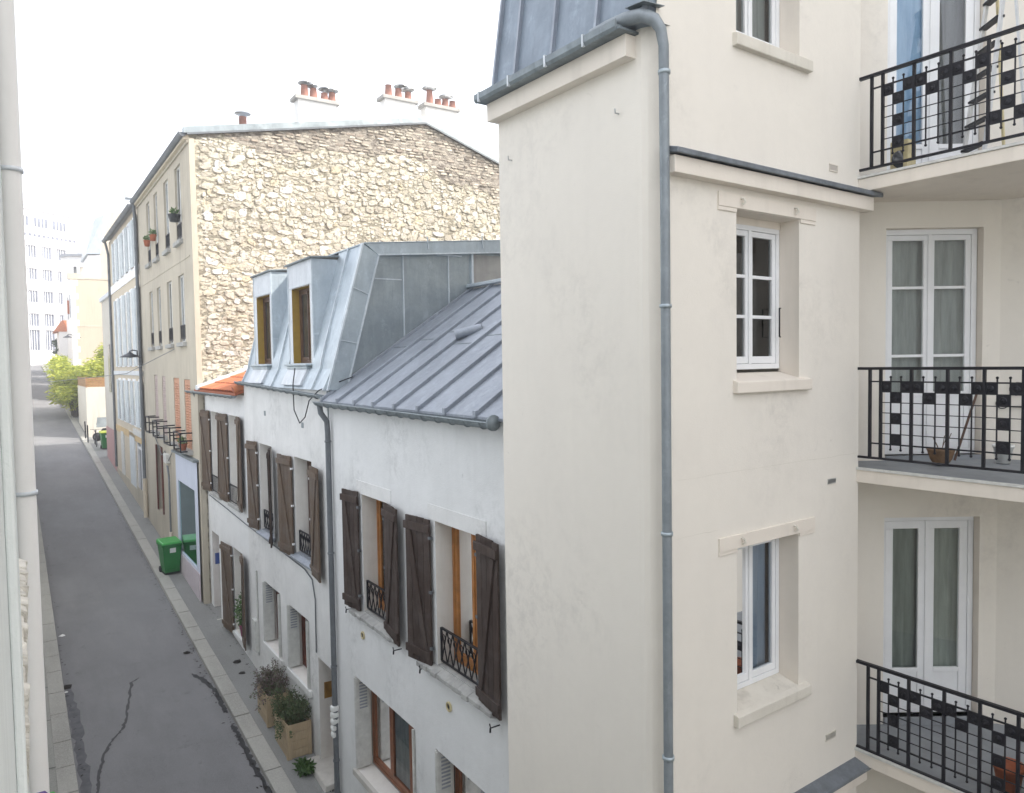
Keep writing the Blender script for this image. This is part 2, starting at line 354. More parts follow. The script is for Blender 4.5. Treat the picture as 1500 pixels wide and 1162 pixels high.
# ------------------------------------------------------------------ ground
def sheet(name,mat,x0,x1,y0,y1,dz,kind='structure',thick=0,fr='S'):
    m=MB(); n=max(1,int((y1-y0)/6)); 
    for i in range(n):
        a=y0+(y1-y0)*i/n; b=y0+(y1-y0)*(i+1)/n
        if thick: m.hexa([(x0,a,gz(a)+dz-thick),(x1,a,gz(a)+dz-thick),(x1,b,gz(b)+dz-thick),(x0,b,gz(b)+dz-thick),(x0,a,gz(a)+dz),(x1,a,gz(a)+dz),(x1,b,gz(b)+dz),(x0,b,gz(b)+dz)])
        else: m.quad((x0,a,gz(a)+dz),(x1,a,gz(a)+dz),(x1,b,gz(b)+dz),(x0,b,gz(b)+dz))
    return m.top(name,None,None,mat,fr,(x0,y0,gz(y0)),kind=kind)
g=MB(); ys=[-30,0,40,80,126,700]
for a,b in zip(ys[:-1],ys[1:]):
    za=gz(min(a,128))-.05; zb=gz(min(b,128))-.05
    g.quad((-400,a,za),(400,a,za),(400,b,zb),(-400,b,zb))
g.top('ground',None,None,'ground_earth','S',(0,0,0),kind='structure')
sheet('road','asphalt',.66,3.40,-10,126,.0)
# cross street at the far end
MB().quad((-40,126,gz(126)),(60,126,gz(126)),(60,136,gz(126)+.02),(-40,136,gz(126)+.02)).top('road',None,None,'asphalt','S',(0,126,0),kind='structure')
# kerb stones with open joints, right and left
def kerb(name,x0,x1,y0,y1,mat):
    m=MB(); y=y0
    while y<y1:
        l=random.uniform(.85,1.25); b=min(y+l-.02,y1); h=.11+random.uniform(-.006,.006)
        m.hexa([(x0,y,gz(y)-.1),(x1,y,gz(y)-.1),(x1,b,gz(b)-.1),(x0,b,gz(b)-.1),(x0,y,gz(y)+h),(x1,y,gz(y)+h),(x1,b,gz(b)+h),(x0,b,gz(b)+h)]); y+=l
    return m.top(name,None,None,mat,'S',(x0,y0,gz(y0)),kind='structure',bevel=.012)
kerb('kerb',3.40,3.70,2,122,'kerb_granite'); kerb('kerb',.36,.655,2,122,'kerb_granite')
sheet('pavement','pavement_asphalt',3.69,5.2,-10,126,.095,thick=.2)
sheet('pavement','slab_left',-1.0,.37,-10,126,.10,thick=.2)
MB().poly([(.3,18,gz(18)+.1)]*1+[(.31,18.02,gz(18)+.1),(.3,18.03,gz(18)+.1)]) 
# joints cut across the left slabs
m=MB()
for y in (15.1,16.9,18.4,20.2,22.4,25): m.quad((.02,y,gz(y)+.1155),(.37,y-.02,gz(y)+.1155),(.37,y,gz(y)+.1165),(.02,y+.02,gz(y)+.1165))
m.top('pavement_joints',None,None,'tar','S',(0,0,0),kind='structure')
def crack(pts,w,label,org=None,seed=0,dz=.004):
    rnd=random.Random(seed); P=[]
    for (a,b) in zip(pts[:-1],pts[1:]):
        for k in range(6):
            t=k/6; P.append((a[0]+(b[0]-a[0])*t+rnd.uniform(-.02,.02),a[1]+(b[1]-a[1])*t))
    P.append(pts[-1]); m=MB(); L=[];Rr=[]
    for i,(x,y) in enumerate(P):
        ww=w*(.55+rnd.random()*.8)*(.4+min(1,i/4)*.6)
        a=P[max(0,i-1)]; b=P[min(len(P)-1,i+1)]; d=V((b[0]-a[0],b[1]-a[1])); d.normalize(); nx,ny=-d.y,d.x
        L.append((x+nx*ww/2,y+ny*ww/2)); Rr.append((x-nx*ww/2,y-ny*ww/2))
    for i in range(len(P)-1):
        q=[L[i],L[i+1],Rr[i+1],Rr[i]]; m.quad(*[(x,y,gz(y)+dz) for x,y in q])
    return m
C1=[(2.08,18.14),(1.91,17.98),(1.73,17.07),(1.61,16.38),(1.51,16.03),(1.31,15.76),(1.16,15.39),(1.03,14.86),(.96,14.49),(.91,14.12),(.86,13.2)]
crack(C1,.05,'',seed=3).top('tar_seam',None,None,'tar','S',(0,0,0),kind='structure')
crack([(3.1,17.74),(3.2,17.43),(3.32,16.99),(3.36,16.58),(3.34,16.1),(3.35,15.67)],.10,'',seed=4).top('tar_seam',None,None,'tar','S',(0,0,0),kind='structure')
crack([(3.31,15.1),(3.34,14.88),(3.35,14.58),(3.34,14.24),(3.34,13.67),(3.34,13.12),(3.35,12.3)],.10,'',seed=5).top('tar_seam',None,None,'tar','S',(0,0,0),kind='structure')
crack([(.74,18.4),(.76,17.4),(.78,16.4),(.77,15.4),(.78,14.2),(.78,13)],.17,'',seed=6).top('damp_gutter_strip',None,None,'damp_asphalt','S',(0,0,0),kind='structure')
def litter(x,y,s,label,cat,mat,name,h=.012,dz=0.004):
    rnd=random.Random(int(x*100)); n=7; pts=[(x+math.cos(6.28*i/n)*s*rnd.uniform(.5,1),y+math.sin(6.28*i/n)*s*rnd.uniform(.5,1)) for i in range(n)]
    m=MB(); c=(x,y,gz(y)+dz+h+s*.25)
    for i in range(n):
        a=pts[i]; b=pts[(i+1)%n]; m.add([(a[0],a[1],gz(a[1])+dz+h*rnd.random()),(b[0],b[1],gz(b[1])+dz+h*rnd.random()),c],[(0,1,2)])
    m.top(name,label,cat,mat,'S',(x,y,gz(y)))
m=MB(); rq=random.Random(21)
for _ in range(420):
    side_=rq.random(); y=rq.uniform(11.5,34); 
    if side_<.55: x=3.37-abs(rq.gauss(0,.07)); dz=.006
    elif side_<.8: x=4.27-abs(rq.gauss(0,.09)); dz=.102
    else: x=.69+abs(rq.gauss(0,.07)); dz=.006
    a=rq.uniform(0,6.28); l=rq.uniform(.012,.05); c_,s_=math.cos(a)*l,math.sin(a)*l; z=gz(y)+dz
    m.add([(x-c_,y-s_,z),(x+s_*.4,y-c_*.4,z+.006),(x+c_,y+s_,z+.002),(x-s_*.4,y+c_*.4,z+.004)],[(0,1,2,3)])
m.top('leaf_litter',None,None,'debris','S',(2,20,gz(20)),kind='stuff')
litter(.79,21.45,.10,'crumpled white paper lying on the road near the left kerb','litter','paper_white','paper_scrap')
litter(.69,18.2,.05,'tiny white scrap lying in the left gutter beside a dark stain','litter','paper_white','paper_scrap',dz=.006)
litter(.72,18.45,.16,'dark clump of wet leaves in the left gutter','leaf litter','debris','leaf_clump')
litter(3.2,18.9,.12,'dark clump of leaves on the road by the right kerb','leaf litter','debris','leaf_clump')
litter(4.05,17.6,.14,'dark leaf clump on the right pavement below the potted window plant','leaf litter','debris','leaf_clump',dz=.1)
litter(4.0,17.0,.09,'small dark leaf clump on the right pavement near the first planter','leaf litter','debris','leaf_clump',dz=.1)

# ------------------------------------------------------------------ shared part makers
def casement(parent,pl,u0,u1,z0,z1,n,frame,pane,leaves=2,bars=(),kick=0.,fw=.055,sw=.05,curtain=None,room=True,nm='window',label=None,mull=None):
    f=MB(); d=.06
    f.pbox(pl,u0,u1,z1-fw,z1,n,n+d); f.pbox(pl,u0,u1,z0,z0+fw,n,n+d); f.pbox(pl,u0,u0+fw,z0+fw,z1-fw,n,n+d); f.pbox(pl,u1-fw,u1,z0+fw,z1-fw,n,n+d)
    root=f.part(nm,frame,parent,label,bevel=.004)
    a=u0+fw; b=u1-fw; w=(b-a)/leaves
    s=MB(); g=MB()
    for i in range(leaves):
        l=a+i*w+.003; r=a+(i+1)*w-.003; lo=z0+fw+.003; hi=z1-fw-.003; q0=n+.008; q1=n+.048
        s.pbox(pl,l,r,hi-sw,hi,q0,q1); s.pbox(pl,l,r,lo,lo+sw*1.3,q0,q1); s.pbox(pl,l,l+sw,lo+sw*1.3,hi-sw,q0,q1); s.pbox(pl,r-sw,r,lo+sw*1.3,hi-sw,q0,q1)
        zl=lo+sw*1.3
        if kick: s.pbox(pl,l+sw,r-sw,zl,zl+kick,q0+.012,q1-.01); s.pbox(pl,l+sw,r-sw,zl+kick,zl+kick+.05,q0,q1-.002); zl+=kick+.05
        for t in bars:
            zz=zl+(hi-sw-zl)*t; s.pbox(pl,l+sw,r-sw,zz-.015,zz+.015,q0+.003,q1-.003)
        g.quad(pl.p(l+sw*.5,zl-.01,q0+.02),pl.p(r-sw*.5,zl-.01,q0+.02),pl.p(r-sw*.5,hi-sw*.5,q0+.02),pl.p(l+sw*.5,hi-sw*.5,q0+.02))
    if leaves==2: m_=(u0+u1)/2; s.pbox(pl,m_-.018,m_+.018,z0+fw,z1-fw,n-.006,n+.007)
    s.part('sash',frame,root,bevel=.003); g.part('pane',pane,root)
    if curtain:
        c=MB(); k=int((b-a)/.035); pts=[]
        for i in range(k+1):
            u=a+(b-a)*i/k; off=.10+.022*math.sin(i*1.7)+.012*math.sin(i*.63+1)
            pts.append((u,off))
        for (p,q) in zip(pts[:-1],pts[1:]): c.add([pl.p(p[0],z0+.03,n+p[1]),pl.p(q[0],z0+.03,n+q[1]),pl.p(q[0],z1-.03,n+q[1]),pl.p(p[0],z1-.03,n+p[1])],[(0,1,2,3)],True)
        c.part('curtain',curtain,root,merge=True)
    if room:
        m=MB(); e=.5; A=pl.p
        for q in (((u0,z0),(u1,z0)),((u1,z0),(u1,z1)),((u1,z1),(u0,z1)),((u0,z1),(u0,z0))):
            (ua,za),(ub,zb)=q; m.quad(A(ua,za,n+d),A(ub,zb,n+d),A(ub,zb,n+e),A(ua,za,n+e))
        m.quad(A(u0,z0,n+e),A(u1,z0,n+e),A(u1,z1,n+e),A(u0,z1,n+e)); m.part('room_lining','room_dark',root)  # shallow box coloured dark to stand in for the unlit room
    return root
def shutter(parent,pl,u,side,w,z0,z1,ang,mat,planks=4,brace=True,n0=-.03,label=None,hinge='white_paint',thick=.03):
    """a board shutter leaf hinged at u, swung open against the wall (ang = degrees off the wall)"""
    a=R(ang); D=pl.U*(side*math.cos(a))-pl.N*math.sin(a); Q=-(pl.U*(side*math.sin(a))+pl.N*math.cos(a)); O=pl.p(u,0,n0)
    q=PL(O,D,Q); m=MB(); pw=w/planks; rnd=random.Random(int(u*1000))
    for i in range(planks):
        m.pbox(q,i*pw+.003,(i+1)*pw-.003,z0+rnd.uniform(-.008,.008),z1+rnd.uniform(-.008,.008),0,thick)
    if brace:
        H=z1-z0
        for zz in (z0+.09,z1-.17): m.pbox(q,-.015,w+.01,zz,zz+.10,thick,thick+.028)
        e=.09; p0=(.05,z0+.20) ; p1=(w-.05,z1-.18); t=thick+.001
        m.hexa([q.p(p0[0],p0[1],t),q.p(p0[0]+e,p0[1],t),q.p(p0[0]+e,p0[1],t+.022),q.p(p0[0],p0[1],t+.022),q.p(p1[0]-e,p1[1],t),q.p(p1[0],p1[1],t),q.p(p1[0],p1[1],t+.022),q.p(p1[0]-e,p1[1],t+.022)])
    o=m.part('shutter',mat,parent,label,bevel=.004)
    for zz in (z0+.22,(z0+z1)/2,z1-.25): MB().pbox(q,-.025,.02,zz,zz+.035,-.008,thick+.006).part('hinge',hinge,o)
    return o
def guard(parent,pl,u0,u1,z0,z1,n,step=.11,style='x'):
    m=MB(); r=.012
    for z in (z0,z1): m.bar(pl.p(u0,z,n),pl.p(u1,z,n),.03 if z==z1 else .02,.02)
    m.bar(pl.p(u0,z0,n),pl.p(u0,z1,n),.022); m.bar(pl.p(u1,z0,n),pl.p(u1,z1,n),.022)
    k=max(2,round((u1-u0)/step)); w=(u1-u0)/k
    for i in range(k):
        a=u0+i*w; 
        if style=='x':
            m.bar(pl.p(a,z0,n),pl.p(a+w,z1,n),.012); m.bar(pl.p(a+w,z0,n),pl.p(a,z1,n),.012)
            m.tube([pl.p(a+w/2+math.cos(t)*w*.28,(z0*.25+z1*.75)+math.sin(t)*w*.28,n-.01) for t in [k_*math.pi/5 for k_ in range(11)]],.006,5,False)
        else: m.bar(pl.p(a,z0,n),pl.p(a,z1,n),.012)
    return m.part('window_guard','iron_black',parent)
def downpipe(parent,path,r,mat,clips=(),nm='downpipe',clipmat=None,seg=12):
    o=MB().tube(path,r,seg).part(nm,mat,parent)
    if clips:
        if hasattr(r,'__len__'): r=r[-1]
        for p in clips: MB().lathe(p,[(r+.001,-.014),(r+.010,-.014),(r+.010,.014),(r+.001,.014)],seg).part('pipe_collar',clipmat or mat,o)
    return o
def gutter(parent,fr_pts,r,mat,closed=True,nm='gutter',hooks=0):
    """half-round gutter along a straight run (a,b), open at the top; b is the near end"""
    a,b=V(fr_pts[0]),V(fr_pts[1]); t=(b-a).normalized(); x=t.cross(V((0,0,1))).normalized(); m=MB(); k=10
    def ring(p,rr): return [p+x*math.cos(math.pi+math.pi*i/k)*rr+V((0,0,1))*math.sin(math.pi+math.pi*i/k)*rr for i in range(k+1)]
    A,B,A2,B2=ring(a,r),ring(b,r),ring(a,r-.006),ring(b,r-.006)
    m.add(A+B,[(i,i+1,i+k+2,i+k+1) for i in range(k)],True); m.add(A2+B2,[(i,i+1,i+k+2,i+k+1) for i in range(k)],True)
    for s_,S2 in ((A,A2),(B,B2)): m.poly(s_)
    m.tube([a+x*r,b+x*r],.012,6); m.tube([a-x*r,b-x*r],.010,6)
    o=m.part(nm,mat,parent)
    if hooks:
        h=MB(); L=(b-a).length; c=int(L/hooks)
        for i in range(c+1):
            p=a+t*(.15+i*hooks)
            if (p-a).length>L: break
            R1=ring(p,r+.006); h.tube(R1,.007,5)
        h.part('gutter_hook',mat,o)
    return o
def foliage(m,c,size,n,leaf,rnd,up=.3,aspect=2.2,droop=0.,hollow=.0):
    for _ in range(n):
        while True:
            p=V((rnd.uniform(-1,1),rnd.uniform(-1,1),rnd.uniform(-1,1)))
            if hollow<p.length<=1: break
        p=V(c)+V((p.x*size[0],p.y*size[1],p.z*size[2]))
        d=V((rnd.uniform(-1,1),rnd.uniform(-1,1),rnd.uniform(-.6,1)*up-droop)).normalized(); l=leaf*rnd.uniform(.6,1.3)
        s=d.cross(V((rnd.uniform(-1,1),rnd.uniform(-1,1),rnd.uniform(-1,1)))).normalized()*l/aspect/2
        m.add([p,p+d*l*.5+s,p+d*l,p+d*l*.5-s],[(0,1,2,3)])

FS=PL((4.33,0,0),(0,1,0),(1,0,0))      # facade plane of the white houses (u = distance along the street)
FB=PL((4.15,0,0),(0,1,0),(1,0,0))      # facade plane of the taller houses beyond

# ------------------------------------------------------------------ corner block (cream)
tb=thing('apartment_building','tall cream rendered corner building with grey downpipe, recessed court and iron balconies','building','T',(4.4,6.25,-8))
YW=4.12; PT=PL((4.40,0,0),(0,1,0),(1,0,0)); PW=PL((0,YW,0),(1,0,0),(0,1,0))
n0=V((.58572545,.81050953,0)); e0=V((.81050953,-.58572545,0)); P0=V((7.79,4.37,0)); PD=PL(P0,e0,n0)
m=MB()
m.quad(PT.p(4.33,-9),PT.p(6.25,-9),PT.p(6.25,2.6),PT.p(4.33,2.6))
m.quad((4.4,6.25,-9),(12,6.25,-9),(12,6.25,2.6),(4.4,6.25,2.6))
# rounded corner
cr=[(4.40,4.33),(4.405,4.28),(4.43,4.235),(4.52,4.145),(4.57,4.12)]
for a,b in zip(cr[:-1],cr[1:]): m.add([(a[0],a[1],-9),(b[0],b[1],-9),(b[0],b[1],2.62),(a[0],a[1],2.62)],[(0,1,2,3)],False)
H1=(5.38,6.30,-.20,1.28); H2=(5.38,6.30,-3.14,-1.66); H3=(5.38,6.30,2.74,4.25)
m.wall(PW,4.57,7.34,-9,2.62,[H1,H2]); m.wall(PW,4.92,7.34,2.62,7.2,[H3]); m.quad(PW.p(4.40,2.62),PW.p(4.92,2.62),PW.p(4.92,7.2),PW.p(4.86,7.2))
m.quad((7.34,YW,-9),(7.34,5.4,-9),(7.34,5.4,7.2),(7.34,YW,7.2))
m.part('wall','cream_render',tb)
for h in (H1,H2,H3): MB().reveal(PW,h,.22).part('window_reveal','cream_trim',tb)
# unseen body of the block, raised and stretched to shade the mansard behind
MB().box(7.36,19,5.2,6.24,-9,13).part('rear_shade_mass','cream_render',tb)
# mansard on the street side
mz=MB(); x0,x1=4.33,4.95
mz.hexa([(x0,4.135,2.62),(x0+.6,4.135,2.62),(x0+.6,6.26,2.62),(x0,6.26,2.62),(x1,4.135,7.2),(x1+.3,4.135,7.2),(x1+.3,6.12,7.2),(x1,6.12,7.2)])
o=mz.part('mansard_roof','slate_zinc',tb)
s=MB()
for y in (4.16,4.72,5.30,5.86,6.22): MB().bar((x0-.012,y,2.64),(x1-.012,y-(.10 if y>6 else 0),7.2),.03,.045,up=(1,0,0)).part('standing_seam','zinc_roof',o)
# cornice under it
c=MB(); c.box(4.29,4.42,4.335,6.29,2.40,2.575); c.part('cornice','cream_trim',tb,bevel=.004)
g_=MB(); 
prof=[(4.27,2.60),(4.19,2.575),(4.17,2.60),(4.17,2.655),(4.185,2.66),(4.19,2.62),(4.27,2.63)]
n_=len(prof); A=[(x,6.34,z) for x,z in prof]; B=[(x,4.33,z) for x,z in prof]; Cc=[(x+.20,4.13-.02,z) for x,z in prof]
for P_,Q_ in ((A,B),): g_.add([V(p) for p in P_]+[V(p) for p in Q_],[(i,i+1,i+1+n_,i+n_) for i in range(n_-1)])
g_.poly(A[::-1]); g_.poly(B)
g_.box(4.19,4.40,4.30,6.33,2.578,2.596)
gt=g_.part('gutter','zinc_gutter',tb)
for y in (4.7,5.2,5.75,6.25): MB().box(4.165,4.19,y,y+.02,2.57,2.668).part('gutter_clip','zinc_pale',gt)
downpipe(tb,[(4.24,4.66,2.66),(4.25,4.5,2.665),(4.27,4.32,2.665),(4.31,4.18,2.66),(4.37,4.10,2.61),(4.41,4.075,2.54),(4.435,4.07,2.42),(4.44,4.07,1.2),(4.44,4.07,-8)],[.050,.053,.055,.055,.050,.044,.040,.038,.038],'zinc_pipe',
   [(4.44,4.07,z) for z in (2.22,.42,-1.38,-3.2,-5.)],clipmat='zinc_band',seg=16)
MB().hexa([(4.25,4.10,2.722),(4.44,4.06,2.715),(4.44,4.30,2.74),(4.25,4.30,2.74),(4.25,4.10,2.727),(4.44,4.06,2.72),(4.44,4.30,2.745),(4.25,4.30,2.745)]).part('corner_flashing','zinc_gutter',tb)
# string courses on the side face
def course(z,x0,x1,zn='zinc_cap'):
    MB().box(x0,x1-.09,YW-.10,YW+.01,z-.20,z-.066).part('string_course','cream_trim',tb,bevel=.004)
    q=MB(); q.hexa([(x0-.02,YW-.15,z-.064),(x1,YW-.15,z-.064),(x1,YW+.01,z-.03),(x0-.02,YW+.01,z-.03),(x0-.02,YW-.15,z-.02),(x1,YW-.15,z-.02),(x1,YW+.01,z+.025),(x0-.02,YW+.01,z+.025)])
    q.part('zinc_capping',zn,tb,bevel=.008)
course(1.66,4.50,7.52); course(-4.18,4.50,7.46)
# windows of the side face
for i,(h,zl) in enumerate(((H1,1.28),(H2,-1.66),(H3,4.25))):
    lab=MB(); z=zl+.005
    if i<2:
        lab.pbox(PW,5.13,6.55,z,z+.12,-.018,0.012); lab.pbox(PW,5.13,5.375,z-.035,z,-.012,.012); lab.pbox(PW,6.305,6.55,z-.035,z,-.012,.012)
        l=lab.part('lintel','cream_trim',tb,bevel=.003); hk=MB()
        for u in (5.42,6.20): hk.tube([PW.p(u,z+.085,-.02),PW.p(u,z+.08,-.05),PW.p(u+.01,z+.05,-.055),PW.p(u,z+.03,-.03)],.010,6)
        hk.part('hook','cream_sill',l)
    MB().hexa([PW.p(5.33,h[2]-.10,-.055),PW.p(6.44,h[2]-.10,-.055),PW.p(6.44,h[2]-.10,.01),PW.p(5.33,h[2]-.10,.01),PW.p(5.33,h[2]+.0,-.055),PW.p(6.44,h[2]+.0,-.055),PW.p(6.44,h[2]+.02,.01),PW.p(5.33,h[2]+.02,.01)]).part('sill','cream_sill' if i else 'cream_trim',tb,bevel=.008)
    MB().hexa([PW.p(5.382,h[2]-.05,.0),PW.p(6.298,h[2]-.05,.0),PW.p(6.298,h[2]-.05,.22),PW.p(5.382,h[2]-.05,.22),PW.p(5.382,h[2]+.015,.0),PW.p(6.298,h[2]+.015,.0),PW.p(6.298,h[2]+.07,.22),PW.p(5.382,h[2]+.07,.22)]).part('sill_slope','cream_sill' if i else 'cream_trim',tb)
    zb=h[2]+(.10 if i==0 else .07); 
    casement(tb,PW,5.385,6.295,zb,h[3]-(.06 if i==0 else .0),.205,'white_paint','window_glass',2,(.333,.667) if i==0 else (),curtain=(None,'curtain_blue','curtain_grey')[i] if i else None,fw=.05)
MB().tube([PW.p(6.26,.47,.17),PW.p(6.20,.47,.14),PW.p(6.20,.20,.14),PW.p(6.26,.20,.17)],.007,6).part('window_stay','iron_black',tb)
MB().pbox(PW,5.385,6.295,1.215,1.279,.20,.26).part('blind_box','cream_trim',tb)
# vents on the side face
def grille(u,z,w=.13,h=.055,mat='steel'):
    q=MB(); q.pbox(PW,u-w/2,u+w/2,z-h/2,z-h/2+.008,-.01,.0); q.pbox(PW,u-w/2,u+w/2,z+h/2-.008,z+h/2,-.01,.0)
    k=9
    for i in range(k+1): uu=u-w/2+w*i/k; q.bar(PW.p(uu-.006,z-h/2,-.006),PW.p(uu+.006,z+h/2,-.006),.005)
    o=q.part('vent_grille',mat,tb); MB().pbox(PW,u-w/2+.004,u+w/2-.004,z-h/2+.004,z+h/2-.004,-.003,.002).part('vent_opening','dark_plastic',o)
for u0,u1,z in ((4.60,5.13,-1.46),(4.62,7.32,-.98)):
    m=MB(); rq=random.Random(int(u0*9)); pts=[(u0+(u1-u0)*k/18,z+rq.uniform(-.006,.006)) for k in range(19)]
    for (a,b) in zip(pts[:-1],pts[1:]): m.quad(PW.p(a[0],a[1]-.0015,-.0015),PW.p(b[0],b[1]-.0015,-.0015),PW.p(b[0],b[1]+.0015,-.0015),PW.p(a[0],a[1]+.0015,-.0015))
    m.part('render_joint','cream_sill',tb)
grille(6.86,1.83,.14,.07,'cream_trim'); grille(6.85,-1.22,.13,.05); grille(6.85,-3.79,.17,.07,'cream_sill')
# small anchors on the street face
for y,z in ((4.53,2.02),(6.03,1.98)): MB().tube([(4.40,y,z+.0),(4.36,y,z),(4.355,y,z+.035)],.007,6).part('wall_hook','steel',tb)
# ---- recessed court wall with french doors
SC=1.40
levels=[(-3.98,-1.76,'low'),(-1.08,1.37,'mid'),(1.80,4.4,'top')]
holes=[(.285,1.33,a,b) for a,b,_ in levels]
m=MB(); m.wall(PD,-.75,1.52,-9,7.2,holes)
c2=PD.p(1.52,0); d2=V((.42,-.90,0)).normalized(); PR=PL(c2,d2,V((d2.y*-1,d2.x,0))); 
m.wall(PR,0,9,-9,9.5)
m.part('court_wall','cream_render',tb)
for h in holes: MB().reveal(PD,h,.16).part('door_reveal','cream_trim',tb)
MB().box(5.2,12.4,-15,-11,-9,5).part('south_shade_block','cream_render',tb); MB().box(12.5,16,-16,5.1,-9,21).part('court_shade_block','cream_render',tb)  # unseen masses added to shade the court, side face and left wall
for a,b,k in levels:
    if k=='low': casement(tb,PD,.29,1.325,a,b,.10,'white_paint','window_glass',2,(),kick=.28,curtain='curtain_green',fw=.06,sw=.085,nm='french_door')
    elif k=='mid': casement(tb,PD,.29,1.325,a,b,.10,'white_paint','window_glass',2,(.24,.69),kick=.50,curtain='curtain_grey',fw=.06,sw=.055,nm='french_door')
    else: casement(tb,PD,.29,1.325,a,b,.10,'white_paint','window_glass',2,(),kick=.26,curtain='curtain_lilac',fw=.06,sw=.085,nm='french_door',label='french door with a pale blue sky reflection painted in its left leaf'); MB().pbox(PD,.36,.80,a+.35,b-.08,.165,.17).part('sky_reflection_panel','sky_reflection_blue',tb)  # left pane's reflection of the sky put into a blue panel
    MB().pbox(PD,.29,1.325,a-.09,a,-.03,.16).part('threshold','balcony_floor',tb)
MB().hexa([(8.30+dx,3.93+dy,z) for z in (-9,-8.9) for dx,dy in ((0,0),(1,0),(1,1),(0,1))]).part('footing','cream_render',tb)

# ---- balconies
XB=7.34; PB=PL((XB,0,0),(0,1,0),(1,0,0))
bay=[4.0,3.89,3.59,3.26,2.95,2.64,2.33,2.02,1.71]
def balcony(zs,zr,pat,tag_):
    # slab polygon: rail line, back wall, side
    q=[(XB-.03,4.14),(XB-.03,1.2),(10.2,1.2),(9.4,2.2),(9.02,3.45),(7.8,4.45),(7.30,4.45)]
    b_=MB(); b_.prism([(x,y,zs-.15) for x,y in q],(0,0,.128)); slab=b_.part('balcony','cream_trim',tb,label=tag_,bevel=.006)
    MB().prism([(x+(.015 if i<2 else 0),y,zs-.018) for i,(x,y) in enumerate(q)],(0,0,.018)).part('balcony_floor','balcony_floor',slab)
    e=MB(); e.box(XB-.045,XB-.012,1.2,4.12,zs-.020,zs+.004); e.part('edge_trim','white_paint_old',slab)
    r=MB(); z2=zr-.13; rows=[z2-.1035*k for k in range(7)]; zb=zr-.90
    r.bar((XB,4.13,zr),(XB,1.2,zr),.042,.028); r.bar((XB,4.13,zb),(XB,1.2,zb),.03,.022)
    for z in (rows[0],rows[-1]): r.bar((XB,bay[0],z),(XB,1.2,z),.016,.014)
    for z in rows[1:-1]: r.bar((XB,bay[1],z),(XB,1.2,z),.008)
    for i,y in enumerate(bay): r.bar((XB,y,zb),(XB,y,zr),.026 if i in (0,1,2,3) or True else .02)
    for i in range(1,len(bay)-1):
        a,b2=bay[i],bay[i+1]
        for k in (1,2):
            y=a+(b2-a)*k/3; r.bar((XB,y,rows[-1]-.045),(XB,y,z2+.04),.011); r.ball((XB,y,z2+.045),.013,6); r.ball((XB,y,rows[-1]-.05),.013,6)
    rail=r.part('railing','iron_black',slab)
    for i in range(1,len(bay)-1):
        P=pat[(i-1)%len(pat)]; a,b2=bay[i],bay[i+1]; w=(b2-a)/3
        for k,rw in P:
            y0=a+w*k; z1=rows[rw]; z0=rows[rw+1]; yc=y0+w/2; zc=(z0+z1)/2
            pt=MB(); pt.box(XB-.007,XB+.007,y0+w+.002,y0-.002,z0+.002,z1-.002)
            pt.lathe((XB-.006,yc,zc),[(.032,0),(.026,.012),(.018,.008),(.008,.018),(.001,.02)],10,(-1,0,0)); pt.part('railing_plate','iron_black',slab)
    return slab
P1=[(0,0),(1,1),(1,3),(1,5),(2,0)]; P2=[(0,0),(1,1),(2,0)]; P4=[(0,5),(1,0),(1,2),(1,4),(2,5)]
balcony(1.80,2.77,[P1,P2,P2,P4,P2],'upper balcony with stepladder standing on it')
balcony(-1.13,-.12,[P1,P2,P2,P1,P2],'middle balcony with a bowl pot on it')
balcony(-4.06,-3.15,[P1,P2,P2,P1,P2],'lower balcony with terracotta pots at its right end')

# ---- things on the balconies
def pot(c,r,h,mat,label,name='flower_pot',prof=None,plant=None,group=None,cat='flower pot'):
    t=thing(name,label,cat,'T',c,group)
    p=prof or [(.001,0),(r*.68,0),(r*.95,h*.86),(r*1.06,h*.86),(r*1.06,h),(r*.93,h),(r*.88,h*.82),(.001,h*.82)]
    MB().lathe(c,p,18).part('pot_body',mat,t)
    if plant:
        mt,n,sz,lf=plant; m=MB(); rnd=random.Random(int(c[0]*77)); foliage(m,(c[0],c[1],c[2]+h+sz[2]*.7),sz,n,lf,rnd,up=1.); m.part('leaves',mt,t)
    return t
t=pot((8.02,3.62,-1.12),.125,.17,'terracotta_dry','shallow brown bowl pot with a dry stem on the middle balcony','bowl_pot',[(.001,0),(.06,0),(.10,.06),(.128,.15),(.135,.165),(.12,.165),(.09,.08),(.001,.07)])
sm=MB()
for k in range(5): a=k*1.3; sm.tube([(8.02,3.62,-1.04),(8.02+.04*math.cos(a),3.62+.04*math.sin(a),-.93),(8.02+.09*math.cos(a),3.62+.09*math.sin(a),-.87+.02*k)],.004,5)
sm.part('dry_stem','dry_stem',t)
t=pot((8.62,3.28,-1.12),.095,.19,'paper_white','white plastic pot on the middle balcony right of the door')
t=thing('broom_handle','bare wooden broom handle leaning by the right side of the middle french door','broom','T',(8.47,3.42,-1.12))
MB().tube([(8.32,3.62,-1.10),(8.56,3.50,-.36)],.013,8).part('stick','brown_wood',t)
MB().tube([(8.56,3.50,-.36),(8.565,3.497,-.34)],.016,8).part('end_cap','dark_plastic',t)
sc_=MB()   # wire scroll ornament on the right wall
def spiral(cu,cz,r0,r1,t0,t1,flip=1):
    return [PR.p(cu+flip*math.cos(t)*(r0+(r1-r0)*(t-t0)/(t1-t0)),cz+math.sin(t)*(r0+(r1-r0)*(t-t0)/(t1-t0)),-.03) for t in [t0+(t1-t0)*k/22 for k in range(23)]]
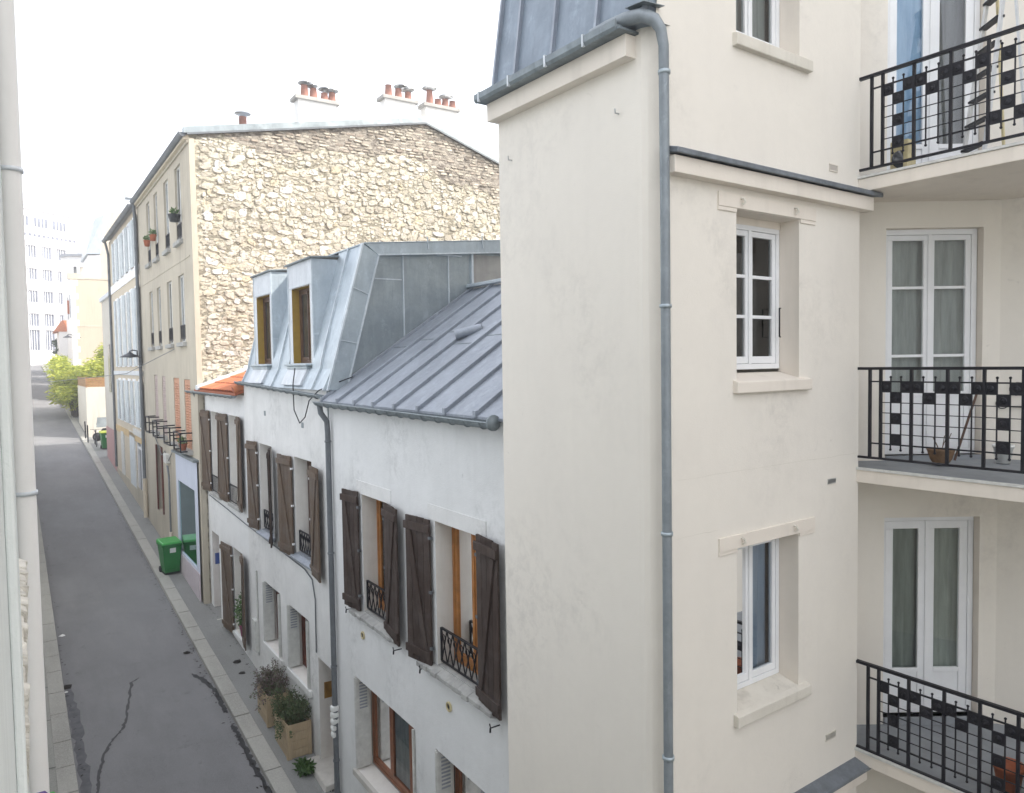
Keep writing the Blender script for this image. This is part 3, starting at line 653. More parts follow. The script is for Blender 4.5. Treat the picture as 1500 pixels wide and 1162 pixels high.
sc_.tube(spiral(.16,-.38,.09,.03,0,9),.006,5); sc_.tube(spiral(.02,-.52,.08,.02,2,10,-1),.006,5); sc_.tube(spiral(.32,-.52,.08,.02,2,10),.006,5); sc_.tube([PR.p(.10,-.56,-.03),PR.p(.40,-.56,-.03)],.008,5)
sc_.top('wire_ornament','scrolled wire ornament hung on the cream wall right of the middle door','wall ornament','iron_black','T',PR.p(.16,-.45,-.03))
pot((7.66,2.83,-4.03),.13,.24,'terracotta','orange terracotta pot standing on the lower balcony behind the railing',plant=None)
pot((7.62,2.56,-4.03),.12,.20,'dark_pot','black plastic pot beside the terracotta pot on the lower balcony')
pot((7.70,2.55,-3.83),.115,.2,'terracotta','terracotta pot stacked on the black pot on the lower balcony')
# stepladder on the upper balcony
t=thing('stepladder','aluminium stepladder with black treads standing on the upper balcony','ladder','T',(8.45,3.25,1.82))
a0,a1=V((8.24,3.56,1.82)),V((8.05,3.28,1.82)); b0,b1=V((8.50,3.38,4.0)),V((8.30,3.16,4.0))
s=MB(); s.bar(a0,b0,.022,.06); s.part('stile','pale_aluminium',t)
s=MB(); s.bar(a1,b1,.022,.06); s.part('stile','pale_aluminium',t)
MB().bar(V((8.62,3.30,1.82)),b0+V((.03,.0,0)),.02,.035).part('rear_leg','cream_paint',t)
MB().bar(V((8.42,3.02,1.82)),b1+V((.03,.0,0)),.02,.035).part('rear_leg','pale_aluminium',t)
for k in range(1,9):
    q=k/9.; s=MB(); c0=a0.lerp(b0,q); c1=a1.lerp(b1,q); s.bar(c0,c1,.075,.022); s.part('tread','dark_plastic',t)
s=MB(); s.bar(b0,b1,.12,.05); s.part('top_cap','dark_plastic',t)
t=thing('round_lantern','cream box lantern with a round dark glass leaning by the upper railing','lantern','T',(7.55,3.80,1.81))
MB().box(7.50,7.66,3.72,3.90,1.81,2.12).part('lantern_box','cream_paint',t,bevel=.01)
MB().lathe((7.495,3.79,1.93),[(.001,-.01),(.085,-.008),(.09,.0),(.085,.014),(.001,.016)],20,(-.6,-.8,0)).part('round_glass','dark_pane',t)
MB().tube([(8.12+.09*math.cos(k*.5),3.55+.09*math.sin(k*.5)*.7,1.86+.03*k/4) for k in range(14)],.012,6).top('wire_coil','pale coiled hose lying at the foot of the stepladder on the upper balcony','hose','steel','T',(8.12,3.55,1.82))

# ------------------------------------------------------------------ white house next to the corner block
ha=thing('white_house','white house with dark board shutters and seamed zinc roof, beside the tall cream building','house','S',(4.33,6.35,-7.5))
UA=[(9.75,10.66,-3.76,-1.96),(7.22,8.29,-3.80,-1.97)]; GA=[(8.98,11.12,-6.42,-4.92),(6.55,8.40,-6.3,-4.93)]
MB().wall(FS,6.30,11.97,-9,-.62,UA+GA).part('wall','white_render',ha)
for h in UA+GA: MB().reveal(FS,h,.26).part('window_reveal','reveal_white',ha)
MB().box(4.36,9.5,6.30,6.42,-9,-.6).part('party_wall','white_render',ha)
for i,h in enumerate(UA):
    s=MB(); a,b,z=h[0]-.12-.30*(i==1)*0,h[1]+.12,h[2]
    rnd=random.Random(i); k=14; 
    for j in range(k):
        u0=a-.25+(b-a+.5)*j/k; u1=a-.25+(b-a+.5)*(j+1)/k; pr=-.11+rnd.uniform(-.012,.012); dz=rnd.uniform(-.008,.008)
        s.hexa([FS.p(u0,z-.10+dz,pr),FS.p(u1,z-.10+dz,pr),FS.p(u1,z-.13,.0),FS.p(u0,z-.13,.0),FS.p(u0,z-.045,pr),FS.p(u1,z-.045,pr),FS.p(u1,z+.0,.0),FS.p(u0,z+.0,.0)])
    s.pbox(FS,a+.123,b-.123,z-.05,z+.01,0,.24)
    s.part('sill','sill_stone',ha,bevel=.006)
    # raised plaster surround
    q=MB(); q.pbox(FS,h[0]-.16,h[1]+.18,h[3]+.003,h[3]+.20,-.008,.004); q.part('plaster_surround','white_render_old',ha)
    w=casement(ha,FS,h[0]+.002,h[1]-.002,h[2]+.01,h[3]-.002,.235,'orange_wood','window_glass',2,(),fw=.05,sw=.06,curtain='curtain_white' if i else None)
    if i==0:
        c=MB(); c.quad(FS.p(h[0]+.1,h[2]+.1,.36),FS.p(h[1]-.5,h[2]+.1,.36),FS.p(h[1]-.45,h[3]-.1,.36),FS.p(h[0]+.1,h[3]-.1,.36)); c.part('curtain','curtain_white',w)
    guard(ha,FS,h[0]+.02,h[1]-.02,h[2]+.05,h[2]+.47,.05,.14)
shutter(ha,FS,10.70,1,.46,-3.76,-1.93,9,'shutter_dark',hinge='grey_pipe'); shutter(ha,FS,9.73,-1,.56,-3.83,-1.95,7,'shutter_dark',hinge='grey_pipe')
shutter(ha,FS,8.35,1,.52,-3.84,-1.96,9,'shutter_dark',hinge='grey_pipe'); shutter(ha,FS,7.20,-1,.54,-3.86,-1.93,6,'shutter_dark',hinge='grey_pipe')
st=MB()
for u,z in ((11.1,-3.83),(9.35,-3.93),(8.55,-3.92),(6.85,-4.0)): st.tube([FS.p(u,z,0),FS.p(u,z,-.12),FS.p(u,z+.05,-.13)],.008,5); st.tube([FS.p(u,z,-.12),FS.p(u,z-.05,-.125)],.012,5)
st.part('shutter_catch','iron_black',ha)
for i,h in enumerate(GA):
    w=casement(ha,FS,h[0]+.002,h[1]-.002,h[2]+.01,h[3]-.002,.27,'chestnut_wood','window_glass',3 if i==0 else 2,(),fw=.05,sw=.06,curtain='curtain_teal')
    s=MB(); s.pbox(FS,h[0]-.05,h[1]+.05,h[2]-.10,h[2]-.001,-.06,.26); s.part('sill','step_stone',ha,bevel=.01)
    # folded metal shutters tucked in the reveals
    for u,sd in ((h[1]-.03,-1),(h[0]+.03,1)):
        q=PL(FS.p(u,0,-.03),(1,0,0),(0,sd,0)); mm=MB(); hh=h[3]-h[2]-.03
        mm.pbox(q,0,.25,h[2]+.02,h[3]-.01,0,.02); mm.pbox(q,.01,.24,h[2]+.03,h[3]-.02,.024,.044)
        o=mm.part('folding_shutter','white_paint_old',ha,bevel=.003); lv=MB()
        for k in range(9): lv.pbox(q,.07,.20,h[3]-.12-k*.05,h[3]-.095-k*.05,.044,.047)
        lv.part('louvre_gap','far_shade',o)  # grey strips painted as the shaded gaps between slats
for u,z in ((10.72,-4.15),(8.0,-4.23)):
    v_=MB().lathe(FS.p(u,z,-.0),[(.062,-.0),(.062,.02),(.045,.025),(.045,-.0)],16,(-1,0,0)).part('air_vent','cream_paint',ha); MB().lathe(FS.p(u,z,-.004),[(.001,.004),(.044,.004)],14,(-1,0,0)).part('vent_mesh','dark_plastic',v_)
# roof
r=MB(); xa,za,xb,zb=4.20,-.585,7.12,1.36
r.hexa([(xa,6.32,za-.03),(xa,12.0,za-.03),(xb,12.0,zb-.03),(xb,6.32,zb-.03),(xa,6.32,za),(xa,12.0,za),(xb,12.0,zb),(xb,6.32,zb)])
rf=r.part('roof','zinc_roof',ha)
s=MB(); sl=V((xb-xa,0,zb-za)).normalized(); up=V((-(zb-za),0,xb-xa)).normalized()
for k in range(9):
    s=MB(); y=11.94-.70*k; a=V((xa-.005,y,za+.022)); b=V((xb,y,zb+.022)); s.bar(a,b,.045,.05,up=up); s.box(xa-.02,xa+.03,y-.03,y+.03,za-.02,za+.062); s.part('standing_seam','zinc_roof',rf,bevel=.006)
s=MB()
for k in range(8):
    y=11.94-.70*k; t=.50+.18*((k*7)%3-1)*.3; p=V((xa,y-.03,za))+(V((xb-xa,0,zb-za)))*t+up*.003; s.bar(p,p+V((0,-.62,0)),.02,.006,up=up)
s.part('cross_joint','zinc_gutter',rf)
s=MB(); s.bar((xb-.03,6.32,zb+.05),(xb-.03,12.0,zb+.05),.16,.06); s.part('ridge_flashing','zinc_seam',rf,bevel=.01)
MB().box(xb,10.5,6.32,11.9,1.0,1.30).part('rear_roof','zinc_roof',ha)
gutter(ha,((4.15,12.02,-.60),(4.15,6.60,-.63)),.068,'zinc_gutter',hooks=.34)
MB().lathe((4.15,6.60,-.63),[(.001,-.03),(.085,-.02),(.085,.01),(.001,.02)],14,(0,1,0)).part('gutter_end','zinc_gutter',ha)
v_=MB().tube([(5.86,9.58,.52),(5.54,9.82,.42)],[.07,.075],12,False).part('roof_vent','zinc_roof',ha); MB().lathe((5.545,9.816,.422),[(.001,0),(.073,0)],12,(-.79,.59,-.25)).part('vent_hole','dark_plastic',v_)
downpipe(ha,[(4.15,11.90,-.66),(4.16,11.88,-.78),(4.25,11.86,-.92),(4.26,11.86,-1.1),(4.26,11.86,-7.2)],.045,'grey_pipe',[(4.26,11.86,z) for z in (-1.25,-3.1,-5.0,-6.6)])
q=MB(); 
for k in range(5): q.hexa([(4.205+x,11.86+y,z) for z in (-5.75-.11*k,-5.66-.11*k) for x,y in ((-.01,-.07),(.11,-.05+.01*k),(.10,.06),(-.02,.05))])
q.top('plastic_bag','torn plastic wrapping tied round the grey downpipe between the white houses','wrapping','paper_white','S',(4.26,11.86,-6.3),bevel=.02)

# ------------------------------------------------------------------ white house with dormers
hb=thing('dormer_house','white rendered house with a pale zinc mansard and two dormers','house','S',(4.33,12.0,-7.4))
UB=[(15.36,16.27,-3.50,-1.64),(12.92,13.90,-3.52,-1.70)]; GB=[(15.05,16.22,-5.93,-4.60),(13.30,14.52,-5.93,-4.66)]; DB=(12.05,12.84,-7.6,-5.18)
MB().wall(FS,11.97,17.40,-9,-.42,UB+GB+[DB]).part('wall','white_render_old',hb)
for h in UB+GB+[DB]: MB().reveal(FS,h,.42 if h is DB else .26).part('door_reveal' if h is DB else 'window_reveal','reveal_white',hb)
for i,h in enumerate(UB):
    casement(hb,FS,h[0]+.002,h[1]-.002,h[2]+.01,h[3]-.002,.245,'brown_wood','window_glass',2,(),fw=.05)
    MB().hexa([FS.p(h[0]-.1,h[2]-.09,-.10),FS.p(h[1]+.1,h[2]-.09,-.10),FS.p(h[1]+.1,h[2]-.07,.0),FS.p(h[0]-.1,h[2]-.07,.0),FS.p(h[0]-.1,h[2]-.05,-.10),FS.p(h[1]+.1,h[2]-.05,-.10),FS.p(h[1]+.1,h[2]-.0,.0),FS.p(h[0]-.1,h[2]-.0,.0)]).part('sill','zinc_roof',hb,bevel=.005)
    MB().pbox(FS,h[0]+.002,h[1]-.002,h[2]-.04,h[2]+.012,0,.24).part('sill_board','zinc_roof',hb)
    guard(hb,FS,h[0]+.02,h[1]-.02,h[2]+.05,h[2]+.42,.06,.14)
shutter(hb,FS,16.33,1,.52,-3.52,-1.62,8,'shutter_brown'); shutter(hb,FS,15.34,-1,.40,-3.62,-1.66,19,'shutter_dark'); shutter(hb,FS,13.94,1,.62,-3.60,-1.70,7,'shutter_brown'); shutter(hb,FS,12.90,-1,.60,-3.70,-1.76,6,'shutter_brown')
for i,h in enumerate(GB):
    casement(hb,FS,h[0]+.002,h[1]-.002,h[2]+.01,h[3]-.002,.245,'red_wood','window_glass',2,(),fw=.05)
    MB().pbox(FS,h[0]-.08,h[1]+.08,h[2]-.13,h[2]-.001,-.05,.24).part('sill','white_render_old',hb,bevel=.012)
    for u,sd in ((h[1]-.03,-1),(h[0]+.03,1)):
        q=PL(FS.p(u,0,-.05),(1,0,0),(0,sd,0)); mm=MB(); mm.pbox(q,0,.24,h[2]+.02,h[3]-.01,0,.02); mm.pbox(q,.01,.23,h[2]+.03,h[3]-.02,.024,.044)
        o=mm.part('folding_shutter','grey_metal_shutter',hb,bevel=.003); lv=MB()
        for k in range(8): lv.pbox(q,.06,.19,h[3]-.12-k*.05,h[3]-.095-k*.05,.044,.047)
        lv.part('louvre_gap','far_shade',o)  # slat gaps drawn as grey strips, their shade put into the colour
d=MB().pbox(FS,12.06,12.83,-7.5,-5.19,.40,.44).part('door','red_wood',hb,bevel=.004)
MB().pbox(FS,12.12,12.77,-6.2,-5.3,.392,.402).part('door_panel','brown_wood',d,bevel=.004)
MB().ball(FS.p(12.72,-6.5,.37),.03).part('door_knob','brass_plate',d)
MB().box(4.42,4.60,12.842-.012,12.842,-5.95,-5.66).part('house_plate','brass_plate',hb)
MB().hexa([(4.05,12.0,-7.3),(4.78,12.0,-7.3),(4.78,13.0,-7.3),(4.05,13.0,-7.3),(4.12,12.0,-7.06),(4.78,12.0,-7.06),(4.78,13.0,-7.02),(4.12,13.0,-7.02)]).part('door_step','step_stone',hb,bevel=.02)
for u,z in ((13.35,-1.08),(15.76,-.98)): MB().pbox(FS,u-.06,u+.06,z-.05,z+.05,-.006,.002).part('wall_vent','zinc_gutter',hb)
# mansard: profile in (x,z)
pr=[(4.28,-.42),(4.42,-.12),(4.66,.75),(4.90,1.60),(5.02,2.04)]
r=MB()
pr.insert(1,(4.455,-.06)); pr[2]=(4.48,.08)
for i,(a,b) in enumerate(zip(pr[:-1],pr[1:])):
    for (y0,y1) in (((12.0,17.42),) if i==0 else ((12.0,13.13),(14.49,15.63),(16.97,17.42))): r.quad((a[0],y0,a[1]),(a[0],y1,a[1]),(b[0],y1,b[1]),(b[0],y0,b[1]))
mn=r.part('mansard_roof','zinc_mansard',hb)
def px(z):
    for (a,b) in zip(pr[:-1],pr[1:]):
        if a[1]<=z<=b[1]: return a[0]+(b[0]-a[0])*(z-a[1])/(b[1]-a[1])
    return pr[-1][0]
s=MB()
for y in (12.02,12.62,15.05,17.38):
    s=MB()
    for (a,b) in zip(pr[:-1],pr[1:]): s.bar((a[0]-.012,y,a[1]),(b[0]-.012,y,b[1]),.035,.05,up=(1,0,0))
    s.part('standing_seam','zinc_seam',mn)
# side cladding towards the camera
side=MB(); poly=[(4.30,-.42),(4.45,-.12),(4.69,.75),(4.93,1.60),(5.05,1.86),(9.5,2.23),(9.5,-2),(4.34,-2)]
side.poly([(x,11.98,z) for x,z in poly]); cl=side.part('side_cladding','zinc_clad',hb)
s=MB()
for x in (5.72,6.62): s.box(x,x+.02,11.955,11.98,-.5,1.93)
for x0_,x1_,z in ((5.2,5.70,1.45),): s.box(x0_,x1_,11.965,11.98,z,z+.02)
s.box(6.40,6.9,11.94,11.98,1.93,1.955)
s.part('cladding_joint','zinc_seam',cl)
MB().box(7.13,9.5,11.955,11.975,.9,1.99).part('cement_panel','rough_cement',hb)
MB().box(7.10,7.14,11.93,11.98,.9,2.0).part('cladding_joint','zinc_seam',hb)
s=MB(); s.hexa([(4.30,11.90,-.42),(4.62,11.90,-.42),(4.62,12.02,-.42),(4.30,12.02,-.42),(4.98,11.90,2.02),(5.25,11.90,1.86),(5.25,12.02,1.86),(4.98,12.02,2.02)])
hs=s.part('hip_flashing','zinc_band',hb,bevel=.01)
s=MB(); s.bar((4.62,11.895,-.42),(5.25,11.895,1.86),.03,.03); s.bar((4.29,11.895,-.42),(4.97,11.895,2.03),.035,.03)
for q in (.34,.70): a=V((4.30,11.893,-.42)).lerp(V((4.98,11.893,2.02)),q); b=V((4.62,11.893,-.42)).lerp(V((5.25,11.893,1.86)),q); s.bar(a,b,.012,.015)
s.part('flashing_edge','zinc_seam',hs)
s=MB(); s.hexa([(5.0,11.88,2.03),(9.6,11.88,2.45),(9.6,12.0,2.45),(5.0,12.0,2.03),(5.0,11.88,2.045),(9.6,11.88,2.465),(9.6,12.0,2.465),(5.0,12.0,2.045)])
s.hexa([(5.25,11.89,1.84),(9.6,11.89,2.20),(9.6,11.98,2.20),(5.25,11.98,1.84),(5.0,11.89,2.03),(9.6,11.89,2.45),(9.6,11.98,2.45),(5.0,11.98,2.03)])
bd=s.part('top_band','zinc_band',hb,bevel=.006)
s=MB(); s.bar((5.22,11.875,1.85),(9.6,11.875,2.21),.03,.025)
for x in (6.22,7.35,8.3): z=1.93+(x-5.25)*.085; s.bar((x-.03,11.88,z),(x-.05,11.88,z+.22),.012,.02)
s.part('flashing_edge','zinc_seam',bd)
MB().hexa([(5.0,12.0,2.03),(9.6,12.0,2.43),(9.6,17.4,2.43),(5.0,17.4,2.03),(5.0,12.0,2.05),(9.6,12.0,2.45),(9.6,17.4,2.45),(5.0,17.4,2.05)]).part('top_roof','zinc_mansard',hb)
MB().box(5.0,9.5,17.30,17.40,-2,2.03).part('party_wall','white_render_old',hb)
gutter(hb,((4.20,17.50,-.34),(4.20,12.0,-.50)),.055,'zinc_gutter',hooks=.4)
# dormers
def dormer(y0,y1,zt,zb,label):
    fx=4.50; PF=PL((fx,0,0),(0,1,0),(1,0,0)); o0,o1=y0+.16,y1-.22; hz0,hz1=.04,zt-.46
    f=MB(); f.wall(PF,y0,y1,-.06,zt,[(o0,o1,hz0,hz1)]); 
    dm=f.part('dormer','zinc_pale',hb,label); 
    for y in (y0,y1):
        c=MB()
        P_=[(fx,y,-.06),(fx,y,zt)]+[(px(zt-.02)+.1,y,zt)]+[(a+.02,y,b) for a,b in pr[::-1] if -.06<b<zt]
        c.poly(P_); c.part('dormer_cheek','zinc_mansard',dm)
    t=MB(); t.hexa([(fx-.06,y0-.05,zt),(5.3,y0-.05,zt+.07),(5.3,y1+.05,zt+.07),(fx-.06,y1+.05,zt),(fx-.06,y0-.05,zt+.03),(5.3,y0-.05,zt+.10),(5.3,y1+.05,zt+.10),(fx-.06,y1+.05,zt+.03)]); t.part('dormer_roof','zinc_gutter',dm,bevel=.006)
    e=MB(); e.box(fx-.012,fx+.01,y0-.008,y0+.02,-.06,zt); e.box(fx-.012,fx+.01,y1-.02,y1+.008,-.06,zt); e.box(fx-.008,fx,y0,y1,hz1+.02,hz1+.035); e.box(fx-.01,fx+.3,y0-.012,y0,.55,.565); e.part('seam','zinc_seam',dm)
    j=MB(); j.pbox(PF,o1-.001,o1+.02,hz0,hz1,0,.26); j.pbox(PF,o0-.02,o0+.001,hz0,hz1,0,.26); j.pbox(PF,o0,o1,hz1,hz1+.02,0,.26); j.part('dormer_reveal','yellow_board',dm)
    casement(hb,PF,o0,o1,hz0,hz1,.135,'brown_wood','dark_pane',2,(),fw=.05,room=False,nm='dormer_window')
    s=MB(); s.box(fx-.14,fx+.25,y0+.04,y1-.04,-.01,.03); s.box(fx-.11,fx,y0+.10,y1-.12,-.07,-.012); s.part('dormer_sill','zinc_band',dm,bevel=.012)
    s=MB(); s.hexa([(4.25,y0+.12,-.36),(4.33,y0+.12,-.36),(4.33,y1-.14,-.36),(4.25,y1-.14,-.36),(4.40,y0+.12,-.07),(4.47,y0+.12,-.07),(4.47,y1-.14,-.07),(4.40,y1-.14,-.07)]); s.part('apron','zinc_pale',dm,bevel=.01)
    return dm
dormer(15.62,16.98,1.94,0,'farther dormer with yellow inner jamb'); dormer(13.12,14.50,1.90,0,'nearer dormer with wider yellow inner jamb')
MB().tube([(4.30,13.6,-.05),(4.24,13.55,-.35),(4.2,13.4,-.8),(4.2,13.1,-1.02),(4.2,12.8,-.9),(4.18,12.5,-.6),(4.25,12.2,-.42),(4.5,11.9,-.28),(4.7,11.8,-.2)],.010,6).top('loose_cable','black cable looping down from the nearer dormer over the white wall','cable','iron_black','S',(4.24,13.4,-.6))
# wall cable running below the sills, then down
MB().tube([FS.p(21.3,-3.46,-.02),FS.p(19.5,-3.52,-.02),FS.p(17.5,-3.6,-.025),FS.p(16.2,-3.64,-.02),FS.p(14.6,-3.68,-.02),FS.p(13.4,-3.72,-.02),FS.p(13.0,-3.82,-.02),FS.p(12.86,-4.15,-.02),FS.p(12.88,-5.1,-.02)],.012,6).top('wall_cable','dark cable clipped under the upper sills and turning down beside the door','cable','grey_pipe','S',(4.3,14,-3.7))
MB().tube([FS.p(16.75,-4.5,-.02),FS.p(16.75,-6.4,-.02)],.02,6).part('wall_conduit','grey_metal_shutter',hb)
mb=MB().pbox(FS,16.72,16.98,-6.32,-5.62,-.09,-.001).part('meter_box','grey_metal_shutter',hb,bevel=.01)

# ------------------------------------------------------------------ low white house with tiled roof
hc=thing('tiled_house','low white house with an orange tiled roof, just before the stone gable','house','S',(4.33,17.4,-7.0))
UC=[(20.0,20.86,-3.30,-1.17),(18.02,18.92,-3.30,-1.17)]; GC=[(17.98,18.86,-6.45,-4.40)]; DC=(20.42,21.25,-7.2,-4.42)
MB().wall(FS,17.40,22.0,-9,-.66,UC+GC+[DC]).part('wall','white_render',hc)
for h in UC+GC+[DC]: MB().reveal(FS,h,.35 if h is DC else .26).part('door_reveal' if h is DC else 'window_reveal','reveal_white',hc)
for h in UC+GC:
    casement(hc,FS,h[0]+.002,h[1]-.002,h[2]+.01,h[3]-.002,.24,'white_paint_old' if h is not GC[0] else 'white_paint_old','window_glass',2,(),fw=.05)
    MB().pbox(FS,h[0]-.1,h[1]+.1,h[2]-.09,h[2]-.001,-.07,.24).part('sill','sill_stone' if h is not GC[0] else 'white_render',hc,bevel=.01)
for h in UC: guard(hc,FS,h[0]+.02,h[1]-.02,h[2]+.05,h[2]+.45,-.03,.12,'v')
for (u,sd,w) in ((20.90,1,.78),(19.98,-1,.50),(18.96,1,.50),(18.0,-1,.52)): shutter(hc,FS,u,sd,w,-3.32,-1.16,6,'shutter_brown',brace=True)
shutter(hc,FS,18.9,1,.70,-6.55,-4.38,7,'shutter_brown'); shutter(hc,FS,17.94,-1,.52,-6.50,-4.36,10,'shutter_brown')
MB().pbox(FS,20.43,21.24,-7.1,-4.43,.33,.37).part('door','mauve_render',hc,bevel=.004)
MB().pbox(FS,21.235,21.249,-5.35,-5.05,.06,.26).part('house_plate','blue_plastic',hc)
MB().pbox(FS,20.3,21.35,-6.72,-6.58,-.14,.34).part('door_step','step_stone',hc,bevel=.01)
# corrugated clay tile roof
m=MB(); y=17.45; cols=22; w=(21.5-17.45)/cols
for i in range(cols):
    for j in range(10):
        a=.0+j*.42; b=a+.46; lift=.012
        for half in range(1):
            pts=[]; 
            for k in range(5):
                t=k/4*math.pi; pts.append((y+w*i+w*.5-math.cos(t)*w*.5, math.sin(t)*.05))
            V1=[(4.14+a*.95,p,-.60+a*.33+q+lift) for p,q in pts]; V2=[(4.14+b*.95,p,-.60+b*.33+q*.8) for p,q in pts]
            m.add(V1+V2,[(k,k+1,k+6,k+5) for k in range(4)],True)
tr=m.part('roof','clay_tile',hc)
MB().hexa([(4.14,17.42,-.66),(8.2,17.42,.75),(8.2,21.98,.75),(4.14,21.98,-.66),(4.14,17.42,-.61),(8.2,17.42,.80),(8.2,21.98,.80),(4.14,21.98,-.61)]).part('roof_boarding','terracotta',hc)
MB().hexa([(4.10,21.30,-.62),(8.2,21.30,.80),(8.2,21.58,.80),(4.10,21.58,-.62),(4.10,21.30,-.50),(8.2,21.30,.92),(8.2,21.58,.92),(4.10,21.58,-.50)]).part('verge_flashing','zinc_pale',tr,bevel=.01)
s=MB(); s.tube([(4.12,17.50,-.54),(6.2,17.50,.18)],.09,8); s.part('verge_tile','clay_tile',tr)
gutter(hc,((4.12,22.9,-.66),(4.12,17.46,-.66)),.06,'zinc_gutter',hooks=.5)
downpipe(hc,[(4.14,22.0,-.72),(4.2,22.0,-.85),(4.27,21.9,-1.1),(4.27,21.75,-1.3),(4.27,21.72,-4.8)],.04,'grey_pipe',[(4.27,21.72,z) for z in (-1.6,-3.4)])
downpipe(hc,[(4.27,21.72,-4.78),(4.27,21.72,-6.55)],.055,'white_paint_old',[(4.27,21.72,-4.85)])
# potted plant on its ground-floor sill
t=thing('potted_plant','pink pot with a leafy plant on the ground-floor window sill between brown shutters','plant','S',(4.42,18.3,-6.44))
MB().lathe((4.40,18.3,-6.44),[(.001,0),(.09,0),(.125,.24),(.13,.24),(.13,.27),(.11,.27),(.10,.22),(.001,.22)],16).part('pot_body','pink_pot',t)
m=MB(); rnd=random.Random(5); foliage(m,(4.38,18.35,-5.85),(.16,.22,.42),420,.10,rnd,up=1.); m.part('leaves','leaf_pot',t)

# planters
def planter(y0,y1,x0,x1,h,label,leaf,seed,grow):
    yc=(y0+y1)/2; zb=gz(y0)+.10; t=thing('planter_box',label,'planter','S',(x0,y0,zb),'wooden planters against the white wall')
    m=MB(); th=.025
    for k in range(4):
        a=zb+h*k/4+.003; b=zb+h*(k+1)/4-.003
        m.box(x0,x1,y0,y0+th,a,b); m.box(x0,x1,y1-th,y1,a,b); m.box(x0,x0+th,y0+th,y1-th,a,b); m.box(x1-th,x1,y0+th,y1-th,a,b)
    m.part('planter_side','planter_wood',t,bevel=.004)
    m=MB()
    for x in (x0+.035,x1-.035):
        for y in (y0-.008,): m.box(x-.035,x+.035,y-.012,y+.008,zb,zb+h+.01)
    m.box(x0-.02,x0,y0-.02,y0+.05,zb,zb+h+.01); m.part('corner_post','planter_wood',t,bevel=.003)
    MB().box(x0+th,x1-th,y0+th,y1-th,zb+h-.12,zb+h-.08).part('soil','debris',t)
    m=MB(); rnd=random.Random(seed); gs=MB()
    for k in range(grow):
        px_,py_=rnd.uniform(x0+.02,x1),rnd.uniform(y0+.0,y1); hh=rnd.uniform(.22,.5); l=V((rnd.uniform(-.22,.16),rnd.uniform(-.2,.2),hh)); b=V((px_,py_,zb+h-.08))
        gs.tube([b,b+l*.5+V((0,0,.04)),b+l],.004,4,False)
        for j in range(34):
            q=rnd.uniform(.25,1.05); p=b+l*q; foliage(m,p,(.035,.035,.035),1,.05,rnd,up=.9)
        if rnd.random()<.3: foliage(m,b+V((-.12-rnd.random()*.1,rnd.uniform(-.1,.1),rnd.uniform(-.12,.08))),(.05,.08,.08),22,.05,rnd,droop=.4)
    f=m.part('foliage',leaf,t); gs.part('stem','dry_stem',t)
    return t
planter(13.22,14.02,3.86,4.29,.62,'pale wooden planter box with a green herb bush, the one nearer the door','leaf_herb',3,95)
p2=planter(14.48,15.22,3.86,4.29,.60,'wooden planter box with mauve flowering heather, the one farther from the door','leaf_heather',8,75)
t=thing('weed_tuft','low tuft of green weeds growing at the foot of the wall by the door step','weeds','S',(4.1,12.9,gz(12.9)+.1))
m=MB(); rnd=random.Random(9); foliage(m,(4.0,12.75,gz(12.75)+.17),(.14,.22,.10),380,.09,rnd,up=1.); m.part('leaves','leaf_weed',t)

